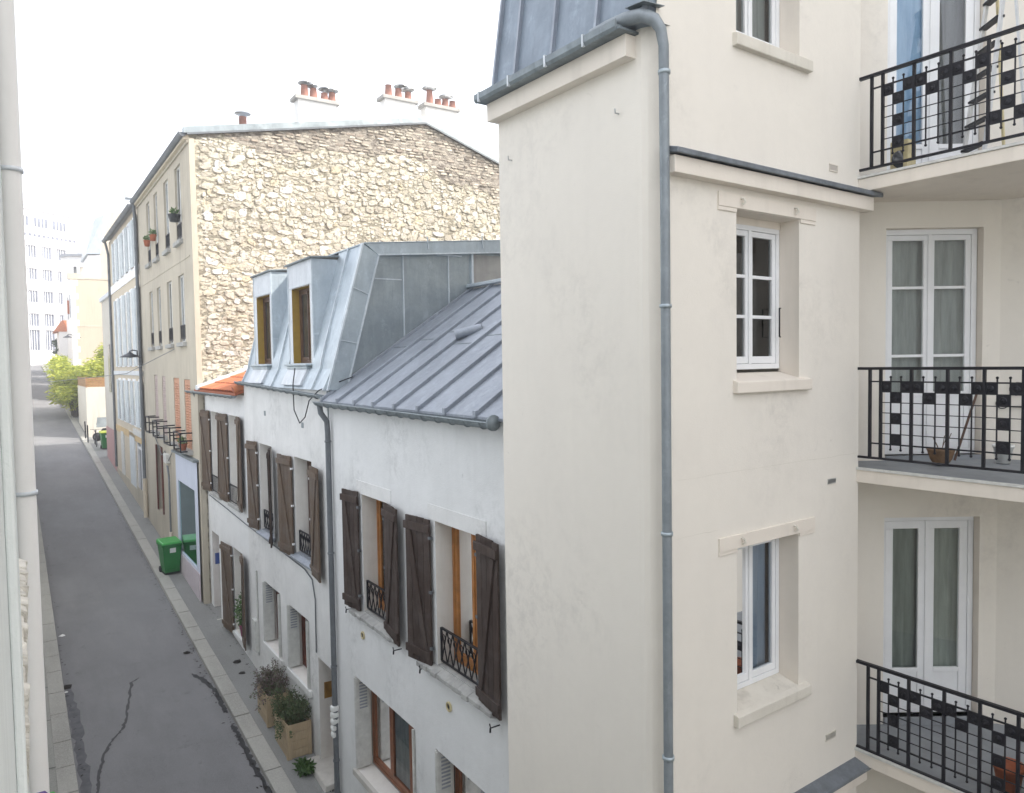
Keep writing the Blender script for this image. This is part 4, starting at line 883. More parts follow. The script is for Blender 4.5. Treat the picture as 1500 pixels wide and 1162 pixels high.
# ------------------------------------------------------------------ beige house with rubble gable
be=thing('gable_house','four storey beige house whose side is a bare rubble stone gable','house','S',(4.15,21.6,-7))
cols_=[(22.93,23.78),(24.90,25.72),(26.98,27.68),(28.62,29.34)]
hs_=[]
for (a,b) in cols_: hs_+= [(a,b,3.62,5.75),(a,b,.72,2.66)]
hs_+= [(22.55,23.45,-2.35,-.35),(24.2,25.15,-2.3,-.32),(26.6,27.3,-2.25,-.28),(28.2,28.9,-2.2,-.25)]
gd=[(27.7,28.9,-5.0,-2.7)]
MB().wall(FB,21.6,31.5,-9,6.25,hs_+gd).part('wall','beige_render',be)
for h in hs_+gd: MB().reveal(FB,h,.2).part('window_reveal','beige_render',be)
for i,h in enumerate(hs_):
    kind_=i<8
    if kind_:
        w=MB(); w.pbox(FB,h[0],h[1],h[2],h[2]+.05,.06,.10); w.pbox(FB,h[0],h[1],h[3]-.05,h[3],.06,.10); w.pbox(FB,h[0],h[0]+.05,h[2]+.05,h[3]-.05,.06,.10); w.pbox(FB,h[1]-.05,h[1],h[2]+.05,h[3]-.05,.06,.10); w.pbox(FB,(h[0]+h[1])/2-.04,(h[0]+h[1])/2+.04,h[2]+.05,h[3]-.05,.06,.10)
        wn=w.part('window','white_paint_old',be); MB().pbox(FB,h[0]+.05,h[1]-.05,h[2]+.05,h[3]-.05,.08,.09).part('pane','pane_pale' if i%3 else 'grey_pane',wn)
        g=MB(); 
        for z in (h[2]+.12,h[2]+.5): g.bar(FB.p(h[0],z,.03),FB.p(h[1],z,.03),.02)
        for k in range(9): u=h[0]+(h[1]-h[0])*k/8; g.bar(FB.p(u,h[2]+.1,.03),FB.p(u,h[2]+.5,.03),.014)
        g.part('window_guard','iron_black',be)
        MB().pbox(FB,h[0]-.1,h[1]+.1,h[2]-.12,h[2]-.001,-.10,.12).part('sill','sill_stone',be,bevel=.01)
    else:
        mt='orange_shutter' if i<10 else 'faded_pink_shutter'
        s=MB(); mid=(h[0]+h[1])/2
        for a,b in ((h[0]+.01,mid-.006),(mid+.006,h[1]-.01)):
            s.pbox(FB,a,b,h[2]+.01,h[3]-.01,.02,.05)
            for k in range(24): z=h[2]+.08+k*(h[3]-h[2]-.2)/24; s.hexa([FB.p(a+.05,z,.02),FB.p(b-.05,z,.02),FB.p(b-.05,z,.03),FB.p(a+.05,z,.03),FB.p(a+.05,z+.03,.0),FB.p(b-.05,z+.03,.0),FB.p(b-.05,z+.05,.02),FB.p(a+.05,z+.05,.02)])
        s.part('closed_shutter',mt,be)
        MB().pbox(FB,h[0]-.1,h[1]+.1,h[2]-.12,h[2]-.001,-.14,.02).part('sill','sill_stone',be,bevel=.01)
        g=MB(); n=-.32; z0=h[2]-.02; z1=h[2]+.5
        for z in (z0,z1-.22,z1):
            g.bar(FB.p(h[0]-.05,z,0),FB.p(h[0]-.05,z,n),.035); g.bar(FB.p(h[1]+.05,z,0),FB.p(h[1]+.05,z,n),.035); 
            if z!=z1-.22: g.bar(FB.p(h[0]-.05,z,n),FB.p(h[1]+.05,z,n),.035)
        for u in (h[0]-.05,h[1]+.05): g.bar(FB.p(u,z0,n),FB.p(u,z1,n),.035)
        g.part('flower_rack','iron_black',be)
s=MB(); s.pbox(FB,21.6,31.5,5.98,6.06,-.05,0); s.part('cornice','beige_render',be,bevel=.005)
s=MB(); s.pbox(FB,22.0,31.4,3.02,3.06,-.012,0); s.part('string_course','beige_render',be)
w=MB(); w.pbox(FB,27.7,28.9,-5.0,-2.7,.12,.16); w.part('door','brown_wood',be)
s=MB()
for u in (27.72,28.88): s.bar(FB.p(u,-5.0,-.03),FB.p(u,-2.7,-.03),.12,.04)
s.part('closed_shutter','red_wood',be)
# gable wall
xg=[(4.15,-9),(4.15,6.22),(11.2,7.62),(18,5.38),(18,-9)]
MB().poly([(x,21.6,z) for x,z in xg]).part('gable_wall','lime_mortar',be)
rnd=random.Random(11); stones=MB(); bricks=MB()
def ztop(x): return min(6.22+(x-4.15)*.1986,7.62-(x-11.2)*.3294)
def stone(mb,x,z,w,h,pr,k=10,e=.75,rot=0.):
    """one rounded stone: an uneven outline, a shoulder ring and a slightly domed face"""
    ph=rnd.random()*6.28; am=rnd.uniform(.05,.20); co,si=math.cos(rot),math.sin(rot); o=[]
    for i in range(k):
        t=6.2832*i/k; c_,s_=math.cos(t),math.sin(t); q=1+am*math.sin(2*t+ph)+rnd.uniform(-.13,.13)
        a=math.copysign(abs(c_)**e,c_)*w/2*q; b_=math.copysign(abs(s_)**e,s_)*h/2*q; o.append((a*co-b_*si,a*si+b_*co))
    tl=rnd.uniform(-.25,.25)
    v=[(x+a,21.605,z+b_) for a,b_ in o]+[(x+a*.93,21.6-pr*.75,z+b_*.93) for a,b_ in o]+[(x+a*.80,21.6-pr*(1+tl*b_/h),z+b_*.80) for a,b_ in o]+[(x,21.6-pr*1.06,z)]
    f=[(i,(i+1)%k,k+(i+1)%k,k+i) for i in range(k)]+[(k+i,k+(i+1)%k,2*k+(i+1)%k,2*k+i) for i in range(k)]+[(2*k+i,2*k+(i+1)%k,3*k) for i in range(k)]
    mb.add(v,f,False)
def band(x): return min(.22+.15*max(0,x-4.6),1.25)+.25*math.sin(x*1.7)*math.sin(x*.6+1)
z=-1.4
while z<7.6:
    low=z<1.4; h=rnd.uniform(.10,.19) if low else rnd.uniform(.14,.27); x=4.36+rnd.uniform(0,.1)
    while x<14.6:
        w=rnd.choice((rnd.uniform(.09,.2),rnd.uniform(.16,.30),rnd.uniform(.26,.44)))
        wav=.10*math.sin(x*1.9+z*2.1)+.07*math.sin(x*4.3+z)+rnd.uniform(-.04,.04)
        zz=z+h/2+wav; top_=ztop(x+w/2); bz=top_-band(x)
        if zz+h/2<bz and zz+h/2<top_-.1 and rnd.random()<.93:
            if w<.2 and h>.17:
                for sg in (.26,-.26): stone(stones,x+w/2+rnd.uniform(-.02,.02),zz+h*sg,w*rnd.uniform(.75,1.02),h*rnd.uniform(.35,.52),rnd.uniform(.006,.022),rnd.choice((6,7,8)),.8,rnd.uniform(-.4,.4))
            else: stone(stones,x+w/2,zz,w*rnd.uniform(.82,1.05),h*rnd.uniform(.70,1.12),rnd.uniform(.008,.034),rnd.choice((7,8,9,11)),rnd.uniform(.6,1.0),rnd.uniform(-.3,.3))
        x+=w*rnd.uniform(.94,1.12)
    z+=h
for _ in range(1900):
    x=rnd.uniform(4.36,14.4); z=rnd.uniform(-1.3,7.4)
    if z<ztop(x)-band(x)-.05: stone(stones,x,z,rnd.uniform(.05,.12),rnd.uniform(.03,.075),rnd.uniform(.006,.02),rnd.choice((5,6,7)))
stones.part('stonework','rubble_stone',be)
z=4.6
while z<7.65:
    x=4.36+rnd.uniform(0,.2)
    while x<14.6:
        w=rnd.uniform(.15,.34); zc=z+.012*math.sin(x*2.3); t_=ztop(x+w/2)
        if t_-band(x)-.04<zc<t_-.07 and rnd.random()<.76:
            hh=rnd.uniform(.05,.075); pr=rnd.uniform(.0,.045); stone(bricks,x+w/2,zc,w*rnd.uniform(.82,.95),hh,max(.012,pr),8,.45,rnd.uniform(-.03,.03))
        x+=w
    z+=.088
bricks.part('thin_brickwork','thin_brick',be)
bb=MB(); P_=[4.36+k*.16 for k in range(64)]
for x0,x1 in zip(P_[:-1],P_[1:]):
    lo=lambda x: ztop(x)-max(.1,band(x)-.02)+.05*math.sin(x*9)+.04*math.sin(x*23); bb.quad((x0,21.594,lo(x0)),(x1,21.594,lo(x1)),(x1,21.594,ztop(x1)),(x0,21.594,ztop(x0)))
bb.part('brick_bedding','dark_mortar',be,merge=True)
MB().box(4.15,4.29,21.575,21.6,-9,6.1).part('corner_render','beige_render',be)
s=MB(); s.hexa([(4.02,21.50,6.20),(11.2,21.50,7.63),(11.2,21.75,7.63),(4.02,21.75,6.20),(4.02,21.50,6.36),(11.2,21.50,7.79),(11.2,21.75,7.79),(4.02,21.75,6.36)])
s.hexa([(11.2,21.50,7.63),(18.1,21.50,5.35),(18.1,21.75,5.35),(11.2,21.75,7.63),(11.2,21.50,7.79),(18.1,21.50,5.51),(18.1,21.75,5.51),(11.2,21.75,7.79)])
s.part('verge_capping','zinc_clad',be)
s=MB(); s.bar((4.1,21.52,6.19),(11.2,21.52,7.60),.05,.05); s.bar((11.2,21.52,7.60),(18.1,21.52,5.33),.05,.05); s.part('verge_board','grey_pipe',be)
r=MB(); r.quad((4.0,21.6,6.20),(4.0,31.5,6.20),(11.2,31.5,7.62),(11.2,21.6,7.62)); r.quad((11.2,21.6,7.62),(11.2,31.5,7.62),(18,31.5,5.38),(18,21.6,5.38)); r.part('roof','zinc_roof',be)
gutter(be,((4.0,31.5,6.22),(4.0,21.55,6.22)),.10,'grey_pipe')
s=MB(); s.box(4.02,4.15,21.6,31.5,6.06,6.20); s.part('eaves_board','cream_old',be)
downpipe(be,[(4.0,31.3,6.1),(4.03,31.35,5.8),(4.05,31.4,5.5),(4.05,31.4,-4.2)],.06,'grey_pipe',[(4.05,31.4,z) for z in (4.5,3,0,-2)])
downpipe(be,[(4.05,31.4,-4.2),(4.05,31.4,-5.7)],.08,'cream_old')
downpipe(be,[(4.07,26.4,-3.2),(4.07,26.3,-3.2),(4.07,26.1,-3.5),(4.07,26.1,-5.4)],.03,'grey_pipe'); downpipe(be,[(4.07,26.1,-5.3),(4.07,26.1,-6.1)],.05,'cream_trim',nm='pipe_boot')
MB().pbox(FB,26.2,26.7,-3.1,-2.8,-.14,0).part('junction_box','white_paint_old',be,bevel=.02)
MB().tube([FB.p(28.8,-2.45,-.05),FB.p(27.5,-2.95,-.06),FB.p(26.9,-2.75,-.05),FB.p(26.4,-3.1,-.06),FB.p(25.6,-2.7,-.05),FB.p(25.2,-2.5,-.04)],.014,6).part('facade_cable','grey_pipe',be)
# shop front
sf=thing('shop_front','pale blue shop front with one large teal display window below the beige house','shop front','S',(4.12,21.8,-6.7))
PS=PL((4.10,0,0),(0,1,0),(1,0,0)); SH=(22.2,24.7,-5.62,-3.44)
m=MB(); m.wall(PS,21.75,25.0,-6.9,-2.60,[SH]); m.reveal(PS,SH,.06); m.quad(PS.p(25,-6.9),PS.p(25,-2.6),PS.p(25,-2.6,.06),PS.p(25,-6.9,.06)); m.quad(PS.p(21.75,-2.6),PS.p(25,-2.6),PS.p(25,-2.6,.06),PS.p(21.75,-2.6,.06)); m.part('front_panel','blue_render',sf)
MB().pbox(PS,22.2,24.7,-5.62,-3.44,.03,.036).part('display_pane','shop_glass',sf); MB().pbox(PS,22.2,24.7,-5.62,-3.44,.043,.047).part('display_backing','teal_pane',sf)
MB().pbox(PS,21.75,25.02,-6.9,-5.70,-.02,-.002).part('base_panel','mauve_render',sf)
s=MB(); s.pbox(PS,21.7,25.1,-2.60,-2.54,-.10,.05); s.part('fascia_capping','zinc_gutter',sf)
# flower pots in the racks and on the sills
def sillpot(y,z,mat,label,leaf='leaf_pot',x=3.99,r=.11,sp=.1,box_=False):
    t=thing('flower_pot',label,'flower pot','S',(x,y,z),'flower pots on the beige house')
    MB().lathe((x,y,z),[(.001,0),(r*.7,0),(r,.18),(r*1.1,.2),(r*.9,.2),(.001,.16)],12).part('pot_body',mat,t)
    m=MB(); rnd=random.Random(int(y*10)); foliage(m,(x,y,z+.25),(sp,sp,sp),90,.09,rnd,up=1.); m.part('leaves',leaf,t)
sillpot(28.2,4.12,'terracotta','orange flower pot hooked on the fourth top-floor window of the beige house',x=3.98)
sillpot(26.9,4.12,'terracotta','orange flower pot hooked on the third top-floor window of the beige house',x=3.98)
sillpot(23.0,4.10,'dark_pot','dark flower pot hooked on the top-floor window nearest the stone gable',x=3.97,r=.17)
sillpot(22.8,-2.36,'terracotta','terracotta pot in the iron rack above the blue shop front',x=3.95)
# chimneys behind the gable
def chimney(par,x0,x1,y0,z0,z1,pots,caps,label=None,dy=.55):
    st_=MB().box(x0,x1,y0,y0+dy,z0,z1).part('chimney','white_wall_far',par,label)
    MB().box(x0-.15,x1+.12,y0-.12,y0+dy+.12,z1,z1+.16).part('chimney_cap','rough_cement',st_,bevel=.02)
    for i,(px_,h) in enumerate(pots): MB().lathe((px_,y0+dy/2,z1+.16),[(.19,0),(.14,h*.75),(.16,h*.75),(.11,h*.75),(.11,h*.65)],12).part('chimney_pot','chimney_pot',st_)
    for (px_,h,r) in caps:
        h*=.78; MB().lathe((px_,y0+dy/2,z1+.16+h),[(r,.06),(r*.97,.10),(r*.4,.20),(.001,.22)],14).part('cowl','steel',st_)
        MB().tube([(px_-.1,y0+dy/2,z1+.1+h),(px_-.1,y0+dy/2,z1+.28+h)],.02,5).part('cowl_stem','steel',st_)
chimney(be,10.72,12.45,32.4,5,11.5,[(11.1,.75),(11.5,.65),(12.0,.5),(12.35,.6)],[(11.15,.75,.32),(11.4,.68,.3),(12.05,.62,.32),(12.3,.6,.34)])
chimney(be,14.8,16.35,32.4,5,12.25,[(15.1,.75),(15.6,.65),(16.1,.55)],[(15.75,.7,.34),(16.05,.6,.36)])
chimney(be,16.9,18.6,32.4,5,12.25,[(17.25,.95),(17.7,.5),(18.1,.6),(18.5,.55)],[(17.25,.95,.36),(18.15,.65,.36)])
MB().box(15.9,19.5,32.9,36,5,11.3).part('rear_chimney_wall','white_wall_far',be)
MB().tube([(16.45,32.4,10),(16.45,32.4,15.6)],.03,6).part('antenna_mast','steel',be)
MB().lathe((7.9,30.6,6.9),[(.15,0),(.15,2.85),(.16,2.85)],10).part('roof_flue','chimney_pot',be); MB().lathe((7.9,30.6,9.75),[(.32,.12),(.28,.18),(.001,.24)],12).part('cowl','steel',be)
# stack on the neighbouring rear roof
bk=thing('rear_chimney_stack','white chimney stack seen just left of the tall cream building, behind the stone gable','chimney','S',(16.5,24.5,0))
MB().box(15.93,17.5,24.3,25,0,7.5).part('stack','white_wall_far',bk); MB().box(15.75,17.6,24.2,25.1,7.5,7.68).part('stack_cap','rough_cement',bk)

# ------------------------------------------------------------------ street lamps
def lamp(c,label,wallx):
    t=thing('street_lamp',label,'street lamp','S',(wallx,c[1],c[2]+.1),'wall bracket street lamps'); x,y,z=c
    MB().tube([(wallx,y,z-.05),(wallx-.12,y,z+.02),(x+.25,y,z+.22),(x+.1,y,z+.25),(x,y,z+.2),(x,y,z+.1)],.028,8).part('bracket','lamp_metal',t)
    MB().lathe((x,y,z),[(.35,-.02),(.34,.0),(.24,.06),(.12,.11),(.07,.16),(.001,.18)],20).part('lamp_shade','lamp_metal',t)
    MB().lathe((x,y,z),[(.001,-.05),(.10,-.04),(.15,.0),(.16,.01)],14).part('lamp_glass','pane_pale',t)
lamp((3.68,31.2,.42),'dark enamel bracket lamp on the downpipe between the beige and the cream house',4.05)
lamp((3.93,72,2.62),'distant dark bracket lamp beyond the bamboo',4.9)
MB().tube([(4.1,24.5,.55),(3.4,30,-.2),(1.5,42,-.6),(-.1,52,-.2)],.012,5).top('overhead_cable','thin cable slung across the street from the beige house','cable','grey_pipe','S',(4.1,24.5,.5))

# ------------------------------------------------------------------ cream house with pale shutters
h3=thing('cream_house','cream house with rows of tall pale blue-white shutters and a glazed ground-floor front','house','S',(4.15,31.5,-6))
MB().wall(FB,31.5,41.4,-9,6.1,[(32.0,34.2,-5.55,-2.75)]).part('wall','cream_old',h3)
MB().pbox(FB,31.5,41.4,3.55,3.92,-.03,0).part('string_course','far_white',h3)
MB().pbox(FB,31.5,41.4,-.30,-.12,-.04,0).part('string_course','zinc_pale',h3); MB().pbox(FB,31.6,41.3,-3.0,-2.72,-.03,0).part('string_course','ochre_render',h3)
wb=[32.35,34.1,35.6,37.4,39.0]
for (z0,z1) in ((3.98,5.75),(.1,3.1),(-2.35,-.55)):
    for u in wb:
        s=MB(); s.pbox(FB,u-.46,u+.46,z0-.05,z1+.1,-.02,0); w=s.part('window','far_white',h3)
        MB().pbox(FB,u-.36,u+.36,z0,z1,-.028,-.015).part('pane','pane_pale',w)
        for d_ in (-1,1):
            s=MB(); s.pbox(FB,u+d_*.64-.20,u+d_*.64+.20,z0-.02,z1+.03,-.06,-.024)
            for k in range(int((z1-z0)/.09)): s.pbox(FB,u+d_*.64-.16,u+d_*.64+.16,z0+.05+k*.09,z0+.085+k*.09,-.068,-.06)
            s.part('open_shutter','pale_blue_shutter',h3)
fr_=MB(); a,b,z0,z1=32.0,34.2,-5.55,-2.75
for u in (a,a+.12,(a+b)/2,b-.12,b): fr_.pbox(FB,u-.05,u+.05,z0,z1,.02,.09)
for z in (z0+.05,z1-.5,z1-.05): fr_.pbox(FB,a,b,z-.05,z+.05,.03,.08)
w=fr_.part('shop_window','white_paint',h3); MB().pbox(FB,a,b,z0,z1,.09,.10).part('pane','dark_pane',w)
s=MB(); s.pbox(FB,34.3,36.2,-5.0,-2.7,-.03,0); s.pbox(FB,31.7,34.6,-2.74,-2.5,-.06,0); s.part('door_surround','white_paint_old',h3)
MB().pbox(FB,34.5,36.0,-4.95,-2.9,-.045,-.03).part('door','pale_blue_shutter',h3)
MB().pbox(FB,38.2,39.2,-4.9,-2.9,-.04,0).part('door','white_paint_old',h3)
MB().pbox(FB,31.5,41.4,-5.9,-4.9,-.02,0).part('plinth','beige_render',h3)
s=MB(); s.quad((3.95,31.5,6.15),(3.95,41.4,6.15),(9,41.4,7.4),(9,31.5,7.4)); s.part('roof','zinc_roof',h3)
gutter(h3,((3.95,41.4,6.16),(3.95,31.6,6.16)),.10,'grey_pipe')
MB().box(4.15,9,41.38,41.4,-6,6.1).part('rear_wall','cream_old',h3)
MB().box(3.8,4.1,31.6,32.1,6.4,6.75).part('roof_vent','zinc_pale',h3)
downpipe(h3,[(3.98,41.2,6.05),(4.05,41.2,5.7),(4.08,41.15,5.5),(4.08,41.15,-4.8)],.055,'grey_pipe')

# ------------------------------------------------------------------ narrow pale house
h4=thing('narrow_house','low pale house with a faded pink base, just before the yard with the bins','house','S',(4.15,41.4,-5))
MB().wall(FB,41.4,46.0,-9,3.55).part('wall','pale_render',h4)
MB().box(4.15,10,45.98,46.0,-6,3.55).part('side_wall','pale_render',h4)
MB().pbox(FB,41.4,46.0,-5.6,-3.1,-.012,0).part('plinth','pink_render',h4)
MB().box(4.05,10,41.4,46.1,3.55,3.75).part('roof','zinc_pale',h4)
MB().pbox(FB,42.6,43.5,-1.2,1.2,-.03,0).part('window','grey_pane',h4)
# ------------------------------------------------------------------ yard wall, fence
yw=thing('garden_wall','cream garden wall with a plank screen on top, beyond the bins','wall','S',(3.75,53.5,gz(53.5)))
m=MB(); m.box(3.78,12,53.5,53.75,-5.5,-1.15); m.box(3.78,4.0,53.75,60.5,-5.5,-1.15); m.part('wall','pale_render',yw)
def planks(x0,x1,y0,y1,z0,z1,n,mm):
    for k in range(n):
        z=z0+(z1-z0)*k/n; mm.box(x0,x1,y0,y1,z,z+(z1-z0)/n-.015)
m=MB(); planks(3.80,12,53.55,53.60,-1.14,-.55,5,m); planks(3.80,3.85,53.62,60.5,-1.14,-.55,5,m); m.part('plank_screen','fence_plank',yw)
m=MB(); [m.box(x,x+.08,53.50,53.55,-1.2,-.5) for x in (3.78,6,8)]; m.part('screen_post','fence_plank',yw)
gw=thing('low_wall','low grey wall along the pavement under the bamboo','wall','S',(3.9,60.5,-4))
m=MB(); m.box(4.0,4.3,60.5,78,-4.6,-2.0); m.part('wall','pale_render',gw)

# bins
def bin_(c,rz,lid,label):
    t=thing('wheeled_bin',label,'bin','S',c,'green wheeled bins'); 
    w0,w1,d0,d1,h=.21,.27,.24,.32,.92
    body=MB(); P=[(-w0,-d0,.05),(w0,-d0,.05),(w0,d0-.05,.05),(-w0,d0-.05,.05),(-w1,-d1,h),(w1,-d1,h),(w1,d1,h),(-w1,d1,h)]
    C_=V(c)
    body.hexa([C_+V(p) for p in P]); body.hexa([C_+V(p) for p in [(-w1-.02,-d1-.02,h-.06),(w1+.02,-d1-.02,h-.06),(w1+.02,d1,h-.06),(-w1-.02,d1,h-.06),(-w1-.02,-d1-.02,h),(w1+.02,-d1-.02,h),(w1+.02,d1,h),(-w1-.02,d1,h)]])
    body.hexa([C_+V(p) for p in [(-.13,-d0-.005,.12),(.13,-d0-.005,.12),(.13,-d0+.02,.12),(-.13,-d0+.02,.12),(-.11,-d0-.028,.16),(.11,-d0-.028,.16),(.11,-d0+.0,.16),(-.11,-d0+.0,.16)]])
    b=body.part('bin_body','bin_green',t,bevel=.015)
    l=MB(); l.hexa([C_+V(p) for p in [(-w1-.03,-d1-.04,h+.005),(w1+.03,-d1-.04,h+.005),(w1+.03,d1+.03,h+.005),(-w1-.03,d1+.03,h+.005),(-w1-.0,-d1-.0,h+.06),(w1,-d1-.0,h+.06),(w1,d1,h+.11),(-w1,d1,h+.11)]])
    l.part('lid',lid,t,bevel=.02)
    for sx in (-1,1): MB().lathe(C_+V((sx*(w0+.02),d0-.05,.10)),[(.001,-.025),(.10,-.025),(.10,.025),(.001,.025)],16,(1,0,0)).part('wheel','rubber',t)
    MB().tube([C_+V((-w1,d1+.06,h-.02)),C_+V((w1,d1+.06,h-.02))],.015,6).part('handle','bin_green',t)
    s=MB(); s.hexa([C_+V(p) for p in [(-.07,-d1+.015,.66),(.10,-d1+.015,.66),(.10,-d1+.03,.66),(-.07,-d1+.03,.66),(-.07,-d1-.003,.80),(.10,-d1-.003,.80),(.10,-d1+.02,.80),(-.07,-d1+.02,.80)]]); s.part('sticker','paper_white',t)
    b2=MB(); b2.hexa([C_+V(p) for p in [(-w0-.003,-d0-.003,.0),(w0+.003,-d0-.003,.0),(w0,d0-.07,.0),(-w0,d0-.07,.0),(-w0-.004,-d0-.006,.06),(w0+.004,-d0-.006,.06),(w0,d0-.05,.06),(-w0,d0-.05,.06)]]); b2.part('bin_foot','rubber',t)
    t.rotation_euler.z+=rz
    # re-centre the parts on the pivot
    return t
bin_((3.80,24.75,gz(24.75)+.10),R(6),'bin_lid_green','green wheeled bin with a white sticker standing before the blue shop front')
bin_((4.33,48.6,gz(48.6)+.10),R(4),'bin_lid_yellow','green wheeled bin with a yellow lid beyond the pink-based house')
bin_((.02,12.25,gz(12.25)+.10),R(2),'bin_lid_green','green wheeled bin whose lid shows beside the left pavement at the picture foot')
# bicycle
def bicycle(c,label):
    t=thing('bicycle',label,'bicycle','S',c); C_=V(c)
    for dy in (0,1.02):
        w=MB(); w.tube([C_+V((0,dy+math.cos(k*math.pi/12)*.33,.33+math.sin(k*math.pi/12)*.33)) for k in range(25)],.018,6,False)
        o=w.part('wheel','rubber',t); sp=MB()
        for k in range(12): a=k*math.pi/6; sp.bar(C_+V((0,dy,.33)),C_+V((0,dy+math.cos(a)*.32,.33+math.sin(a)*.32)),.004)
        sp.part('spoke','steel',o)
    f=MB(); P=lambda y,z: C_+V((0,y,z))
    for a,b in (((1.02,.33),(.62,.30)),((.62,.30),(.52,.85)),((.52,.78),(.14,.80)),((.62,.30),(.12,.68)),((.0,.33),(.12,.68)),((.12,.68),(.16,.98)),((1.02,.33),(.54,.74))): f.tube([P(*a),P(*b)],.016,6)
    f.part('frame','dark_plastic',t); MB().tube([C_+V((-.28,.2,1.0)),C_+V((0,.13,1.0)),C_+V((.28,.2,1.0))],.014,6).part('handlebar','iron_black',t)
    MB().box(C_.x-.07,C_.x+.07,C_.y+.38,C_.y+.62,C_.z+.86,C_.z+.92).part('saddle','dark_plastic',t,bevel=.03)
    return t
bicycle((3.92,49.5,gz(49.5)+.10),'dark bicycle parked on the pavement beside the yellow-lidded bin')
MB().bar((3.62,51.2,gz(51.2)+.05),(3.62,51.2,gz(51.2)+1.15),.07).top('bollard','dark thin bollard at the kerb beside the bicycle, the nearer of the two','bollard','iron_black','S',(3.62,51.2,gz(51.2)),group='bollards by the yard')
MB().bar((3.62,53.0,gz(53)+.05),(3.62,53,gz(53)+1.15),.07).top('bollard','dark thin bollard at the kerb beyond the bicycle, the farther of the two','bollard','iron_black','S',(3.62,53,gz(53)),group='bollards by the yard')
t=thing('scooter','covered motor scooter with a pale windshield standing in front of the garden wall','scooter','S',(4.6,51.5,gz(51.5)+.1)); C_=V((4.7,51.6,gz(51.6)+.1))
for dx in (-.55,.6): MB().lathe(C_+V((dx,0,.26)),[(.001,-.06),(.26,-.06),(.26,.06),(.001,.06)],16,(0,1,0)).part('wheel','rubber',t)
MB().hexa([C_+V(p) for p in [(-.45,-.2,.25),(.7,-.2,.25),(.7,.2,.25),(-.45,.2,.25),(-.3,-.18,.75),(.8,-.18,.85),(.8,.18,.85),(-.3,.18,.75)]]).part('scooter_body','dark_plastic',t,bevel=.08)
MB().hexa([C_+V(p) for p in [(-.62,-.32,.85),(.35,-.32,.85),(.35,-.28,.85),(-.62,-.28,.85),(-.55,-.30,1.45),(.28,-.30,1.45),(.28,-.27,1.45),(-.55,-.27,1.45)]]).part('windshield','pane_pale',t)
MB().tube([C_+V((-.6,-.2,1.05)),C_+V((-.1,0,1.2)),C_+V((.4,-.2,1.55))],.03,6).part('handlebar','iron_black',t)

# ------------------------------------------------------------------ garden plants beyond
def bush(name,label,cat,c,size,n,leaf,mat,seed,trunks=3,up=.6,aspect=3.,clumps=14,droop=0.,group=None):
    t=thing(name,label,cat,'S',(c[0],c[1],gz(c[1])),group); rnd=random.Random(seed); m=MB(); st=MB()
    cl=[]
    for _ in range(clumps):
        while True:
            p=V((rnd.uniform(-1,1),rnd.uniform(-1,1),rnd.uniform(-1,1)))
            if p.length<=1: break
        cl.append(V(c)+V((p.x*size[0],p.y*size[1],p.z*size[2])))
    for q in cl:
        k=rnd.uniform(.25,.5); foliage(m,q,(size[0]*k,size[1]*k,size[2]*k),n//clumps,leaf*rnd.uniform(.8,1.2),rnd,up,aspect,droop)
        b=V((c[0]+rnd.uniform(-.3,.3)*size[0],c[1]+rnd.uniform(-.3,.3)*size[1],gz(c[1])-.1)); st.tube([b,b.lerp(q,.5)+V((0,0,.2)),q],[.05,.035,.012],5,False)
    m.part('crown',mat,t); st.part('trunk','bark',t); return t
bush('bamboo','bright yellow-green bamboo clump spilling over the low wall beside the pavement','bamboo',(4.1,64.5,-.7),(1.75,4.4,1.75),15000,.34,'leaf_bamboo',1,clumps=34,up=.5,aspect=4.,droop=.2)
bush('bamboo','yellow-green bamboo behind the plank screen, in front of the ochre gable','bamboo',(6.4,62.0,.2),(1.6,2.2,1.6),6500,.34,'leaf_bamboo',12,clumps=20,up=.5,aspect=4.,droop=.2)
bush('leafy_tree','dark green tree leaning over the street at its far left end','tree',(4.9,88,1.9),(1.3,1.8,1.5),3400,.36,'leaf_dark',2,clumps=20,aspect=1.8)
bush('flowering_shrub','dark shrub dotted with white blossom at the far end of the right pavement','shrub',(4.0,79,-1.2),(.95,2.5,1.5),3200,.3,'leaf_dark',4,clumps=16,aspect=1.8)
t=thing('blossom_branch','white blossom hanging over the far end of the right pavement','blossom','S',(3.6,77,-2)); m=MB(); foliage(m,(3.45,77.0,-1.5),(.6,.9,1.1),260,.2,random.Random(3),aspect=1.2); m.part('blossom','petal_white',t)
MB().tube([(3.9,77.5,-2.9),(3.7,77.2,-2.0),(3.45,77,-.8)],.03,5).part('branch','bark',t)
bush('leafy_shrub','dark green shrub behind the plank screen against the pale house','shrub',(7.9,58,-.1),(1.3,1.2,1.1),2600,.3,'leaf_dark',6,clumps=12,aspect=1.8)

